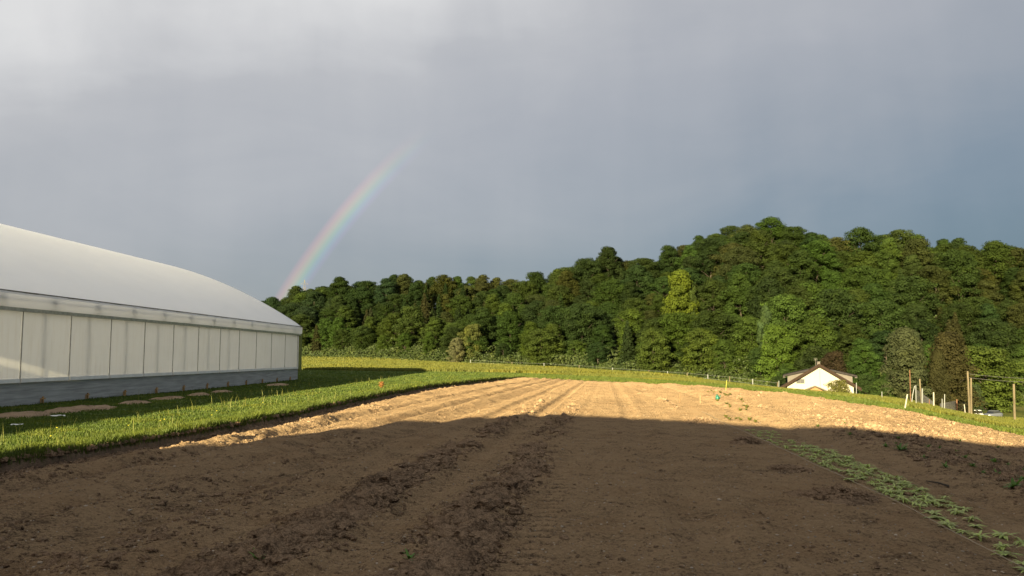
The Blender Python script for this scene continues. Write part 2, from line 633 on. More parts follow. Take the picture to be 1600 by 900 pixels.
def row_c(x, y):
    return (x - T0 * y) / (1 + T1 * y)


def row_x(c, y):
    return c * (1 + T1 * y) + T0 * y


def gauss(c, m, w):
    return np.exp(-((c - m) / w) ** 2)


def clod_mask(x, y, c):
    """where the soil is rough and cloddy (0..1)"""
    m = 0.9 * (gauss(c, -1.40, 0.52) + gauss(c, -3.1, 0.52)) * (1 - 0.5 * sstep(y, 25, 40)) + 0.25 * sstep(-c, 3.6, 4.4) * sstep(-c, 8, 6)
    m += 0.75 * gauss(c, 3.1, 0.25) * sstep(y, 24, 28)
    m += 0.35 * sstep(-c, 7.2, 9.5)
    m += 0.55 * sstep(c, 5.4, 6.6)
    n = sstep(fbm(x / 0.8, y / 1.4, 3, 44), -0.22, 0.12)
    for cc in (-0.72, -2.38, -4.0): m = m * (1 - gauss(c, cc, 0.24))
    return np.clip(m * (0.35 + 0.9 * n), 0, 1)


def relief(x, y):
    c = row_c(x, y)
    wob = fbm(y / 5, c * 0 + 3, 2, 60) * 0.10
    z = np.zeros_like(x)
    ph = y / 0.25
    groove_shade = np.zeros_like(x)
    for cc, w, dep, tr in ((-0.72, 0.13, 0.012, 0.55), (-2.38, 0.22, 0.055, 1.0), (-4.0, 0.20, 0.040, 1.2), (1.0, 0.26, 0.035, 0.18), (2.0, 0.2, 0.015, 0.0), (5.35, 0.22, 0.04, 0.0)):
        g = gauss(c + wob, cc, w)
        g2 = np.clip(1.5 * g - 0.1, 0, 1)
        z -= dep * g2
        z += 0.4 * dep * (gauss(c + wob, cc - 1.6 * w, w * 0.45) + gauss(c + wob, cc + 1.6 * w, w * 0.45))
        side_ = np.abs(c + wob - cc) / w
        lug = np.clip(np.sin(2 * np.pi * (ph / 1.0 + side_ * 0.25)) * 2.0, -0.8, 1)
        ext = np.interp(y, [0, 11, 14, 80], [1, 1, 0.35, 0.15]) if cc == -0.72 else np.interp(y, [0, 8, 10, 18, 24, 80], [0.3, 0.5, 1, 1, 0.5, 0.4])
        amp = ext * sstep(g, 0.25, 0.6) * (1.1 if cc == -0.72 else 0.35 + 1.3 * vnoise(y / 0.9, c * 0 + cc * 7, 77))
        z += tr * 0.024 * lug * amp
        groove_shade += (0.12 - 0.50 * lug) * amp * (tr > 0.2) * (0.75 if cc == -0.72 else 0.45)  # tread groove shade painted into the soil tone, packed lug tops paler
    # soft furrows on the left
    for cc, w, dep in ((-5.35, 0.40, 0.06), (-6.9, 0.32, 0.10), (-9.2, 0.35, 0.10)):
        z -= dep * gauss(c + wob * 2, cc, w)
        groove_shade += 0.22 * gauss(c + wob * 2, cc, w)  # furrow shade painted in as darker soil
        z += dep * 0.5 * (gauss(c + wob * 2, cc - 1.9 * w, w) + gauss(c + wob * 2, cc + 1.9 * w, w))
    z += 0.05 * sstep(c, 5.2, 6.4) + 0.05 * gauss(c, 6.3, 0.5)           # raised bed on the right
    z += 0.10 * gauss(c, 7.2, 0.9) * gauss(y, 20.5, 1.5)
    cm = clod_mask(x, y, c)
    r1 = np.abs(fbm(x / 0.22, y / 0.22, 3, 90))
    r2 = fbm(x / 0.45, y / 0.45, 4, 95)
    z += cm * (r1 * 0.20 + np.maximum(r2, 0) * 0.24)
    z += fbm(x / 0.35, y / 0.5, 4, 101) * 0.042 + fbm(x / 2.5, y / 3.5, 2, 110) * 0.07
    z += fbm(x / 0.07, y / 0.07, 2, 120) * 0.016
    sdl = seg_dist(x, y, LEFT, False)
    z += 0.09 * gauss(sdl, 1.1, 0.35) * (0.4 + fbm(x / 0.5, y / 0.7, 3, 131) * 2)
    z -= 0.10 * (1 - sstep(sdl, 0.1, 0.8))
    far = sstep(y, 18, 45)
    z += far * np.maximum(fbm(x / 0.8, y / 0.8, 3, 140), -0.05) * 0.16
    return z, (cm, groove_shade)


def field_z(x, y, full=False):
    x = np.asarray(x, float); y = np.asarray(y, float)
    r, cm = relief(x, y)
    sd = field_sd(x, y)
    lw = left_w(x, y)
    edge = -0.5 * sstep(sd, 0.05, 0.35)
    return height(x, y) + r - 0.05 - 0.09 * lw + edge, cm[0] if not full else cm


def fz(x, y):
    return float(field_z(np.array([x]), np.array([y]))[0][0])


def atf(px, py):
    """like at(), on the tilled field"""
    x, y, z = at(px, py)
    dy = 450 - py
    s = (F * math.sin(PITCH) + dy * math.cos(PITCH)) / (F * math.cos(PITCH) - dy * math.sin(PITCH))
    for _ in range(4):
        z = fz(x, y)
        t = x / y
        y2 = 0.5 * y + 0.5 * (z / s); x, y = t * y2, y2
    return x, y, fz(x, y)


tcol = np.concatenate([-np.linspace(2.4, 0.74, 60)[:-1], np.linspace(-0.74, 0.74, 760), np.linspace(0.74, 2.6, 60)[1:]])
rows = np.concatenate([np.linspace(-1.4, 4.6, 40)[:-1], np.exp(np.linspace(math.log(4.6), math.log(70), 760))])
TT, YY = np.meshgrid(tcol, rows)
XX = TT * np.maximum(YY, 5.0)
fx, fy = XX.ravel(), YY.ravel()
fzv, (fcm, ftm) = field_z(fx, fy, True)
sd = field_sd(fx, fy)
nrw, ncl = XX.shape
a0 = (np.arange(nrw - 1)[:, None] * ncl + np.arange(ncl - 1)[None, :])
fq = np.stack([a0, a0 + 1, a0 + ncl + 1, a0 + ncl], -1).reshape(-1, 4)
keep = (sd[fq] < 0.4).all(1)
fq = fq[keep]
used = np.unique(fq); remap = np.full(len(fx), -1); remap[used] = np.arange(len(used))
moist_shade = 0.14 * fcm + ftm + 0.5 * left_w(fx, fy) * (1 - sstep(-sd, 0.2, 0.9)) - 0.15  # clod moisture, painted groove shade, darker band along the turf cut
field = link('tilled_field', mesh_np('tilled_field', np.stack([fx, fy, fzv], -1)[used], remap[fq], M_soil, True, {'moist_shade': moist_shade[used]}))
tag(field, kind='structure')


# ---- clods and pebbles
def ico(sub):
    import bmesh
    bm = bmesh.new(); bmesh.ops.create_icosphere(bm, subdivisions=sub, radius=1)
    v = np.array([x.co[:] for x in bm.verts]); f = np.array([[q.index for q in p.verts] for p in bm.faces]); bm.free()
    return v, f


ICO1, ICO2 = ico(1), ico(2)


def lumps(pts, size, base=ICO1, flat=0.65, rough=0.28, seed=1):
    r = np.random.default_rng(seed)
    v0, f0 = base; n = len(pts)
    ang = r.uniform(0, 2 * np.pi, n); ca, sa = np.cos(ang), np.sin(ang)
    dist = 1 + r.normal(0, rough, (n, len(v0)))
    v = v0[None] * dist[..., None]
    sc = np.stack([size * r.uniform(0.75, 1.35, n), size * r.uniform(0.75, 1.2, n), size * flat * r.uniform(0.7, 1.2, n)], -1)
    v = v * sc[:, None, :]
    x = v[..., 0] * ca[:, None] - v[..., 1] * sa[:, None]; y = v[..., 0] * sa[:, None] + v[..., 1] * ca[:, None]
    V = np.stack([x, y, v[..., 2]], -1) + pts[:, None, :]
    Fc = f0[None] + (np.arange(n) * len(v0))[:, None, None]
    return V.reshape(-1, 3), Fc.reshape(-1, 3)


N = 420000
yy = np.exp(rng.uniform(math.log(5.0), math.log(66), N)); xx = rng.uniform(-0.75, 0.75, N) * yy
cc = row_c(xx, yy)
z_, cm_ = field_z(xx, yy)
ok = (field_sd(xx, yy) < -0.15) & (rng.uniform(0, 1, N) < ((0.075 + 0.24 * cm_ ** 1.5) * np.where(yy > 22, 0.4, 1.0)))
ok &= ~((cc > 3.7) & (cc < 5.2) & (rng.uniform(0, 1, N) < 0.8))
xx, yy, z_, cm_ = xx[ok], yy[ok], z_[ok], cm_[ok]
sz = np.exp(rng.normal(math.log(0.0145), 0.62, len(xx))) * (0.7 + 1.1 * cm_)
sz = np.clip(sz * (0.70 + 0.95 * cm_), 0.006, 0.026 + 0.085 * cm_)
big = (sz > 0.035) & (yy < 14)
P3 = np.stack([xx, yy, z_ + sz * 0.12], -1)
Nb = 9000
yb_ = np.exp(rng.uniform(math.log(5.2), math.log(30), Nb)); xb_ = rng.uniform(-0.72, 0.72, Nb) * yb_
zb_, cmb = field_z(xb_, yb_)
cbb = row_c(xb_, yb_)
okb = (field_sd(xb_, yb_) < -0.4) & (rng.uniform(0, 1, Nb) < 0.008 + 0.42 * cmb * sstep(fbm(xb_ / 0.9, yb_ / 0.9, 2, 222), -0.05, 0.15)) & ~((cbb > 3.7) & (cbb < 5.2))
xb_, yb_, zb_ = xb_[okb], yb_[okb], zb_[okb]
sb_ = np.clip(np.exp(rng.normal(math.log(0.036), 0.35, len(xb_))), 0.02, 0.075)
v3, f3 = lumps(np.stack([xb_, yb_, zb_ + sb_ * 0.2], -1), sb_, ICO2, 0.68, 0.13, 5)
v1, f1 = lumps(P3[~big], sz[~big], ICO1, 0.75, 0.26, 3)
v2, f2 = lumps(P3[big], sz[big], ICO2, 0.75, 0.20, 4)
cl_o = link('soil_clods', mesh_np('soil_clods', np.concatenate([v1, v2, v3]), [f1, f2 + len(v1), f3 + len(v1) + len(v2)], M_clod, False))
tag(cl_o, 'loose dark brown clods scattered in rough strips over the tilled field', 'soil clods', kind='stuff')

N = 7000
yy = np.exp(rng.uniform(math.log(5.0), math.log(30), N)); xx = rng.uniform(-0.75, 0.75, N) * yy
z_, cm_ = field_z(xx, yy)
ok = (field_sd(xx, yy) < -0.3)
xx, yy, z_ = xx[ok], yy[ok], z_[ok]
sz = np.clip(np.exp(rng.normal(math.log(0.0055), 0.42, len(xx))), 0.003, 0.022) * (1 + yy / 40)
v1, f1 = lumps(np.stack([xx, yy, z_ + sz * 0.25], -1), sz, ICO1, 0.6, 0.12, 9)
M_peb = simple('pale pebbles', (0.33, 0.27, 0.20), 0.8, 0.45, 1.5)
pb = link('pebbles', mesh_np('pebbles', v1, f1, M_peb, False))
tag(pb, 'small pale pebbles scattered over the tilled soil', 'pebbles', kind='stuff')

# crumbly earth along the turf cut
N = 48000
s_c = rng.uniform(0, 1, N); Lq = np.array(LEFT)
cq = np.concatenate([[0], np.cumsum(1 / np.maximum(6, 0.5 * (Lq[1:, 1] + Lq[:-1, 1])) * np.hypot(*(Lq[1:] - Lq[:-1]).T))]); cq /= cq[-1]
xx = np.interp(s_c, cq, Lq[:, 0]) + rng.normal(0.12, 0.22, N); yy = np.interp(s_c, cq, Lq[:, 1])
sdc = field_sd(xx, yy); ok = (sdc < 0.22) & (sdc > -0.7)
xx, yy, sdc = xx[ok], yy[ok], sdc[ok]
zt_ = np.where(sdc > -0.02, meadow_z(xx, yy), field_z(xx, yy)[0] + 0.12 * sstep(sdc, -0.25, 0.0) * rng.uniform(0, 1, len(xx)))
sz = np.clip(np.exp(rng.normal(math.log(0.026), 0.5, len(xx))), 0.008, 0.09)
v1, f1 = lumps(np.stack([xx, yy, zt_], -1), sz, ICO1, 0.8, 0.25, 19)
tag(link('edge_crumbs', mesh_np('edge_crumbs', v1, f1, M_clod, False)), 'dark crumbling earth along the cut turf edge', 'soil crumbs', kind='stuff')

# heaps of dug clods beside the seedling strip
heap_px = [(1310, 776, 0.46, 0.10, 'broad dark clod heap left of the seedling strip, nearest and widest of four'),
           (1234, 734, 0.30, 0.07, 'small round clod heap left of the seedling strip, second nearest of four'),
           (1165, 692, 0.30, 0.13, 'pointed dark clod heap left of the seedling strip, third from the front'),
           (1097, 659, 0.42, 0.12, 'low dark clod heap right at the edge of the field shadow, farthest of four')]
for k, (px, py, r_, h_, lab) in enumerate(heap_px):
    x, y, z = atf(px, py)
    r2_ = np.random.default_rng(100 + k)
    n = 260
    an = r2_.uniform(0, 2 * np.pi, n); rr = r_ * r2_.uniform(0, 1, n) ** 0.62 * (1 + 0.22 * np.sin(3 * an + k) + 0.13 * np.sin(7 * an))
    px_ = rr * np.cos(an) * 1.15; py_ = rr * np.sin(an) * 0.95
    pz_ = h_ * np.clip(1 - (rr / r_) ** 2, 0, 1) * r2_.uniform(0.3, 1.0, n)
    gz_ = field_z(x + px_, y + py_)[0] - z
    s_ = np.exp(r2_.normal(math.log(0.026), 0.4, n)) * (1.2 - 0.5 * rr / r_)
    v, f = lumps(np.stack([px_, py_, pz_ + gz_], -1), s_, ICO2, 0.7, 0.16, 50 + k)
    uu, vv = np.meshgrid(np.linspace(0, 1, 9), np.linspace(0, 2 * np.pi, 25)[:-1])
    mr = uu * r_ * 1.12 * (1 + 0.22 * np.sin(3 * vv + k)); mx, my = (mr * np.cos(vv) * 1.15).ravel(), (mr * np.sin(vv) * 0.95).ravel()
    mz = field_z(x + mx, y + my)[0] - z + (h_ * 0.6 * (1 - uu ** 2)).ravel() - 0.012 * uu.ravel() ** 4
    q0 = (np.arange(24)[:, None] * 9 + np.arange(8)[None, :]); qn = ((np.arange(24)[:, None] + 1) % 24 * 9 + np.arange(8)[None, :])
    mq = np.stack([q0, q0 + 1, qn + 1, qn], -1).reshape(-1, 4)
    f = [f, mq + len(v)]; v = np.concatenate([v, np.stack([mx, my, mz], -1)])
    tag(link('soil_heap', mesh_np('soil_heap', v, f, M_clod, False), None, (x, y, z)), lab, 'soil heap', 'clod heaps left of the seedling strip')


# ------------------------------------------------------------------ grass blades
def blades(x, y, z, h, w, lean=0.35, seed=1, name='grass', mat=None):
    r = np.random.default_rng(seed); n = len(x)
    an = r.uniform(0, np.pi, n)
    dx, dy = np.cos(an) * w / 2, np.sin(an) * w / 2
    la = r.uniform(0, 2 * np.pi, n); lm = r.uniform(0.05, 1, n) * lean * h
    p0 = np.stack([x - dx, y - dy, z - 0.02], -1); p1 = np.stack([x + dx, y + dy, z - 0.02], -1)
    m = np.stack([x + np.cos(la) * lm * 0.35, y + np.sin(la) * lm * 0.35, z + h * 0.6], -1)
    m0 = m - np.stack([dx, dy, 0 * dx], -1) * 0.75; m1 = m + np.stack([dx, dy, 0 * dx], -1) * 0.75
    tp = np.stack([x + np.cos(la) * lm, y + np.sin(la) * lm, z + h], -1)
    V = np.stack([p0, p1, m1, m0, tp], 1).reshape(-1, 3)
    k = (np.arange(n) * 5)[:, None]
    return mesh_np(name, V, [k + np.array([[0, 1, 2, 3]]), k + np.array([[3, 2, 4]])], mat, False)


GH_X = lambda y: -18.77 + 0.0348 * y          # greenhouse wall line

# bare dirt patches in the grass beside the greenhouse (outline only used to thin the grass)
patch_px = [((-20, 655), (72, 647)), ((58, 647), (178, 636)), ((190, 632), (235, 629)), ((240, 625), (292, 622)), ((300, 619), (322, 617)), ((335, 614), (360, 612)), ((422, 603), (446, 601))]
PATCH = []
for (p, q) in patch_px:
    a = at(*p); b_ = at(*q)
    PATCH.append(((a[0] + b_[0]) / 2, (a[1] + b_[1]) / 2, math.hypot(a[0] - b_[0], a[1] - b_[1]) / 2 + 0.15, math.atan2(b_[1] - a[1], b_[0] - a[0])))


def in_patch(x, y):
    r = np.zeros(x.shape, bool)
    for (cx, cy, L, an) in PATCH:
        u = (x - cx) * math.cos(an) + (y - cy) * math.sin(an); v = -(x - cx) * math.sin(an) + (y - cy) * math.cos(an)
        r |= (u / L) ** 2 + (v / min(0.45, L * 0.5)) ** 2 < 0.8
    return r


# short turf (left lawn, out to the tall meadow)
N = 420000
yy = np.exp(rng.uniform(math.log(9), math.log(105), N)); xx = rng.uniform(-0.82, 0.30, N) * yy
ok = (field_sd(xx, yy) > 0.02) & (xx > GH_X(yy) - 0.02 - 99 * (yy > 62.5)) & ~in_patch(xx, yy) & (tall_w(xx, yy) < 0.6)
xx, yy = xx[ok], yy[ok]
patchy = fbm(xx / 1.6, yy / 1.6, 3, 201)
hh = (0.03 + 0.035 * rng.uniform(0, 1, len(xx)) + 0.10 * np.clip(patchy - 0.02, 0, 1))
g = link('grass', blades(xx, yy, meadow_z(xx, yy), hh, np.maximum(0.008, 0.0010 * yy), 0.6, 11, 'grass', M_grass))
tag(g, 'short green lawn grass between the greenhouse and the tilled field', 'grass', kind='stuff')

# taller fringe along the left cut of the turf
N = 150000
s = rng.uniform(0, 1, N)
Lp = np.array(LEFT)
cum = np.concatenate([[0], np.cumsum(1 / np.maximum(6, 0.5 * (Lp[1:, 1] + Lp[:-1, 1])) * np.hypot(*(Lp[1:] - Lp[:-1]).T))])
cum /= cum[-1]
lx = np.interp(s, cum, Lp[:, 0]); ly = np.interp(s, cum, Lp[:, 1])
off = np.abs(rng.normal(0, 1, N)) * (0.75 + ly * 0.008) - 0.15
xx = lx - off; yy = ly + off * 0.15
sdn = field_sd(xx, yy)
ok = (sdn > -0.05) & (sdn < 3)
xx, yy, sdn = xx[ok], yy[ok], sdn[ok]
hh = (0.05 + 0.10 * rng.uniform(0, 1, len(xx)) ** 2) * (0.7 + 0.9 * vnoise(xx / 0.35, yy / 0.5, 9)) * (0.6 + 0.6 * np.exp(-sdn / 0.6))
g = link('fringe_grass', blades(xx, yy, np.maximum(meadow_z(xx, yy), height(xx, yy) - 0.1), hh, np.maximum(0.009, 0.0010 * yy), 0.75, 12, 'fringe_grass', M_fringe))
tag(g, 'bright longer grass overhanging the turf edge along the left of the field', 'grass', kind='stuff')

# thin seed stalks standing above the lawn
N = 1200
yy = np.exp(rng.uniform(math.log(11), math.log(60), N)); xx = GH_X(yy) + rng.uniform(1.5, 12, N)
ok = (field_sd(xx, yy) > 0.1) & (fbm(xx / 2.5, yy / 4, 2, 300) > 0.0)
xx, yy = xx[ok], yy[ok]
g = link('seed_stalks', blades(xx, yy, meadow_z(xx, yy), rng.uniform(0.15, 0.45, len(xx)), np.maximum(0.005, 0.0005 * yy), 0.4, 13, 'seed_stalks', M_straw))
tag(g, 'thin pale seed stalks rising above the lawn near the greenhouse', 'tall grass', kind='stuff')

# tall meadow band beyond the lawn and along the far and right edges of the field
N = 330000
u_ = rng.uniform(440, 1700, N); t_ = (u_ - 800) / 1255
d0 = np.interp(u_, [0, 470, 700, 800, 1000, 1200, 1400, 1600, 1900], [98, 98, 88, 84, 64, 49, 36, 27, 27])
d1 = np.interp(t_, TC, KD[:, 6]); d1 = np.where(u_ > 1000, np.minimum(d1, np.interp(t_, TC, KD[:, 3]) * 1.8), d1)
yy = d0 * (d1 / d0) ** (rng.uniform(0, 1, N) ** 1.3); xx = t_ * yy
ok = (tall_w(xx, yy) > 0.5) & (wood_w(xx, yy) < 0.3) & (field_sd(xx, yy) > 0.3)
xx, yy = xx[ok], yy[ok]
nz = vnoise(xx / 7, yy / 7, 55)
hh = rng.uniform(0.15, 0.34, len(xx)) * (0.6 + 0.8 * nz) * np.where(yy > 80, 1.0, 0.45)
g = link('tall_grass', blades(xx, yy, height(xx, yy), hh, 0.0013 * yy, 0.6, 14, 'tall_grass', M_tall))
tag(g, 'tall yellow green meadow grass beyond the lawn and the far field edge', 'tall grass', kind='stuff')

# mown verge along the far and right side of the field
N = 120000
Rp = np.array([LEFT[-1]] + RIGHT[:-1])
s = rng.uniform(0, 1, N); seg = np.hypot(*(Rp[1:] - Rp[:-1]).T); cum = np.concatenate([[0], np.cumsum(seg)]); cum /= cum[-1]
lx = np.interp(s, cum, Rp[:, 0]); ly = np.interp(s, cum, Rp[:, 1])
off = np.abs(rng.normal(0, 1, N)) * 5 - 0.1
an = rng.uniform(0, 1, N) * math.pi - 0.3
xx = lx + off * np.cos(an); yy = ly + off * np.sin(an)
ok = (field_sd(xx, yy) > 0.0) & (tall_w(xx, yy) < 0.7) & (xx > -2)
xx, yy = xx[ok], yy[ok]
e_ = np.exp(-field_sd(xx, yy) / 0.35)
hh = (0.03 + 0.05 * rng.uniform(0, 1, len(xx)) ** 2 + 0.08 * e_ * vnoise(xx / 0.8, yy / 0.8, 8))
g = link('verge_grass', blades(xx, yy, meadow_z(xx, yy), hh, np.maximum(0.012, 0.0013 * yy), 0.6, 15, 'verge_grass', M_fringe))
tag(g, 'short grass verge along the far and right edges of the field', 'grass', kind='stuff')

# bare dirt patches: thin crumbly sheets of soil
for k, (cx, cy, L, an) in enumerate(PATCH):
    r3 = np.random.default_rng(400 + k)
    nu, nv = 40, 14
    uu, vv = np.meshgrid(np.linspace(-1, 1, nu), np.linspace(-1, 1, nv))
    wdt = min(0.8, L * 0.6)
    lu = uu * L; lv = vv * wdt
    ox = lu * math.cos(an) - lv * math.sin(an); oy = lu * math.sin(an) + lv * math.cos(an)
    rr = np.sqrt(uu ** 2 + vv ** 2) + fbm(ox / 0.5 + k, oy / 0.5, 3, 410 + k) * 0.7
    hgt = 0.11 * sstep(1 - rr, -0.02, 0.75) + fbm(ox / 0.12, oy / 0.12, 3, 420) * 0.02 - 0.05 * sstep(rr, 0.85, 1.1)
    zc = hz(cx, cy)
    hgt += 0.05 * np.maximum(fbm(ox / 0.3, oy / 0.3, 3, 431 + k), 0) * 2 * sstep(1 - rr, 0, 0.3)
    zz = meadow_z((cx + ox).ravel(), (cy + oy).ravel()).reshape(ox.shape) + hgt - zc
    q0 = (np.arange(nv - 1)[:, None] * nu + np.arange(nu - 1)[None, :])
    qq = np.stack([q0, q0 + 1, q0 + nu + 1, q0 + nu], -1).reshape(-1, 4)
    labs = ['pale bare dirt patch at the left picture edge beside the greenhouse', 'longest bare dirt mound in the lawn beside the greenhouse', 'bare dirt mound just beyond the longest one beside the greenhouse',
            'pinkish dirt mound halfway along the greenhouse wall', 'small dirt patch past the middle of the greenhouse wall', 'thin dirt patch in the lawn toward the far greenhouse end', 'small round dirt patch near the far greenhouse corner']
    tag(link('dirt_mound', mesh_np('dirt_mound', np.stack([ox.ravel(), oy.ravel(), zz.ravel()], -1), qq, M_paledirt, True), None, (cx, cy, zc)),
        labs[k], 'dirt mound', 'bare dirt mounds along the greenhouse')

# ------------------------------------------------------------------ greenhouse


def film(name, c, transl, transp, rough=0.45, seams=False, dirt=0.15):
    m, T = new_mat(name)
    o = objco(T)
    n = T.noise(T.scalevec(o, (1, 0.5, 1)), 0.8, 4, 0.6)
    col = T.ramp(n, [(0.3, tuple(x * (1 - dirt) for x in c)), (0.7, c)])
    if name == 'side screen film':
        st = T.noise(T.scalevec(o, (1, 2.0, 0.25)), 2.5, 4, 0.6)
        col = T.mix(T.maprange(st, 0.45, 0.75, 0, 0.35), col, (c[0] * 0.82, c[1] * 0.78, c[2] * 0.72))
    h = T.noise(T.scalevec(o, (1, 1.6, 0.6)), 2.2, 3, 0.5)
    nm = bump(T, h, 0.015, 0.5)
    p = bsdf(T, col, rough, 0.4, nm)
    tr = T.node('ShaderNodeBsdfTranslucent'); T.link(col, tr.inputs[0])
    mx = T.node('ShaderNodeMixShader'); mx.inputs[0].default_value = transl
    T.link(p, mx.inputs[1]); T.link(tr.outputs[0], mx.inputs[2])
    out = mx.outputs[0]
    if transp:
        tp = T.node('ShaderNodeBsdfTransparent')
        m2 = T.node('ShaderNodeMixShader'); m2.inputs[0].default_value = transp
        T.link(out, m2.inputs[1]); T.link(tp.outputs[0], m2.inputs[2]); out = m2.outputs[0]
    finish(T, out)
    return m


M_roof = film('roof film', (0.89, 0.91, 0.95), 0.45, 0.0, 0.4, dirt=0.03)
M_screen = film('side screen film', (0.81, 0.81, 0.80), 0.45, 0.06, 0.5, dirt=0.06)
M_band = film('clear gutter film', (0.93, 0.93, 0.96), 0.5, 0.04, 0.3, dirt=0.03)
M_steel = simple('galvanised steel', (0.42, 0.43, 0.42), 0.45, 0.2, 5, 0.5, 0, 0.6)
M_dsteel = simple('dark steel', (0.12, 0.115, 0.10), 0.6, 0.3, 5)
M_spost = simple('screen post steel', (0.34, 0.325, 0.30), 0.6, 0.2, 5)
M_hem = simple('white hem strip', (0.80, 0.79, 0.76), 0.6, 0.08, 3)
M_plinth = simple('dark grey plinth boards', (0.36, 0.36, 0.35), 0.75, 0.28, 2.5, 0.3, 0.01, stretch=(1, 0.25, 4))
M_timber = simple('weathered timber', (0.42, 0.25, 0.10), 0.85, 0.4, 9, 0.2, 0.01, stretch=(1, 1, 0.3))
M_greenpost = simple('mossy green end post', (0.16, 0.18, 0.045), 0.7, 0.25, 4)

Y0, Y1 = -4.0, 62.3
Gz = -1.80
ROT = -math.atan(0.0348)     # wall heading
gh = empty('greenhouse', (GH_X(0), 0, Gz), ROT, 'long white film greenhouse with an arched roof and pale side screens on a grey plinth', 'greenhouse')
# local frame: x across (negative = into the house), y along, z up from the ground
PL, TOP, EAVE = 0.87, 3.42, 3.62
L0, L1 = Y0 / math.cos(ROT), Y1 / math.cos(ROT)
BW = 0.20                     # how far the gutter band stands out from the wall
mb = MB(); mb.box((-0.12, L0, -0.5), (0.0, L1 + 0.02, PL)); 
for k in range(4): mb.box((-0.01, L0, 0.10 + 0.2 * k), (0.008, L1 + 0.02, 0.11 + 0.2 * k))
mb.build('plinth', M_plinth, gh)
HS = 17.0


def arch(v):
    """roof height above the eave at v metres in from the roof edge"""
    return 0.665 * v - 0.0196 * v * v


def arch_s(v):
    v = np.asarray(v, float)
    s_ = np.where(v < HS, arch(v), arch(2 * HS - v))
    return s_


RE = 4.12                      # height of the roof edge
vs_ = np.concatenate([[0, 0.15, 0.4], np.linspace(0.9, 2 * HS - 0.9, 46), [2 * HS - .4, 2 * HS - .15, 2 * HS]])
ys_ = np.linspace(L0, L1 + 0.25, 90)
VV, YL = np.meshgrid(vs_, ys_)
bulge = 0.006 * np.cos((YL - L0) / 3.0 * 2 * np.pi) * sstep(np.minimum(VV, 2 * HS - VV), 0.2, 3)
ZZ = RE + arch_s(VV) + bulge * 0.5 - 0.12 * np.exp(-np.minimum(VV, 2 * HS - VV) / 0.15)
q0 = (np.arange(len(ys_) - 1)[:, None] * len(vs_) + np.arange(len(vs_) - 1)[None, :])
qq = np.stack([q0, q0 + 1, q0 + len(vs_) + 1, q0 + len(vs_)], -1).reshape(-1, 4)[:, ::-1]
link('roof', mesh_np('roof', np.stack([BW - VV.ravel(), YL.ravel(), ZZ.ravel()], -1), qq, M_roof, True), gh)
# arched steel ribs under the film, one per bay
BAY = 3.0
rib = MB()
nb = int((L1 - L0) // BAY)
for k in range(0, nb + 1):
    yk = L1 - 0.15 - k * BAY
    pts = [(BW - v - 0.02, yk, RE + float(arch_s(v)) - 0.14) for v in np.linspace(0.25, 2 * HS - 0.25, 24)]
    rib.tube(pts, [0.022] * 24, 6)
rib.build('roof_ribs', M_steel, gh)
# gable end walls
for nm, yk in (('end_wall', L1 - 0.05), ('end_wall', L0 + 0.05)):
    e = MB()
    prof = [(BW - 0.3 - v, RE + float(arch_s(v)) - 0.02) for v in np.linspace(0.15, 2 * HS - 0.75, 40)]
    e.poly([(prof[0][0], 0.0)] + prof + [(prof[-1][0], 0.0)], yk - 0.02, yk)
    e.build(nm, M_screen, gh)
far = MB(); far.box((-2 * HS + 0.2, L0, 0), (-2 * HS + 0.26, L1, RE - 0.1)); far.build('back_wall', M_screen, gh)
bounce_floor = MB(); bounce_floor.box((-2 * HS + 0.3, L0 + 0.1, 0.06), (-0.15, L1 - 0.1, 0.10)); bounce_floor.build('floor', M_hem, gh)  # unseen pale slab, added to bounce light up into the roof film
# gutter band: clear film over a light frame, with the frame tubes inside
ys_ = np.linspace(L0, L1 + 0.25, 150)
prof = [(BW, RE), (BW + 0.025, RE - 0.1), (BW + 0.03, RE - 0.28), (BW + 0.02, TOP + 0.2), (BW - 0.02, TOP + 0.12)]
PB = np.array(prof)
VB = []
for yk in ys_:
    sg = 0.012 * math.sin(yk * 2.1) + 0.008 * math.sin(yk * 5.3)
    for j, (a, b_) in enumerate(prof): VB.append((a + sg * (1 if 0 < j < 4 else 0), yk, b_))
q0 = (np.arange(len(ys_) - 1)[:, None] * 5 + np.arange(4)[None, :])
link('gutter_film', mesh_np('gutter_film', np.array(VB), np.stack([q0, q0 + 1, q0 + 6, q0 + 5], -1).reshape(-1, 4), M_band, True), gh)
mb = MB()
mb.tube([(BW - 0.10, L0, RE - 0.27), (BW - 0.10, L1, RE - 0.27)], [0.022, 0.022])
mb.tube([(BW - 0.01, L0, RE - 0.02), (BW - 0.01, L1 + 0.2, RE - 0.02)], [0.03, 0.03])
for k in range(nb + 1):
    yk = L1 - 1.65 - k * BAY
    mb.bar((BW - 0.12, yk, TOP + 0.12), (BW - 0.12, yk, RE), 0.10, 0.05)
    mb.tube([(BW - 0.13, yk - 0.30, RE - 0.22), (BW - 0.10, yk - 0.1, RE - 0.30), (BW - 0.13, yk, RE - 0.24)], [0.07, 0.09, 0.05])
mb.build('gutter_frame', M_dsteel, gh)
mb = MB(); mb.box((-0.14, L0, TOP + 0.0), (BW - 0.03, L1 + 0.05, TOP + 0.12)); mb.build('eave_beam', M_steel, gh)
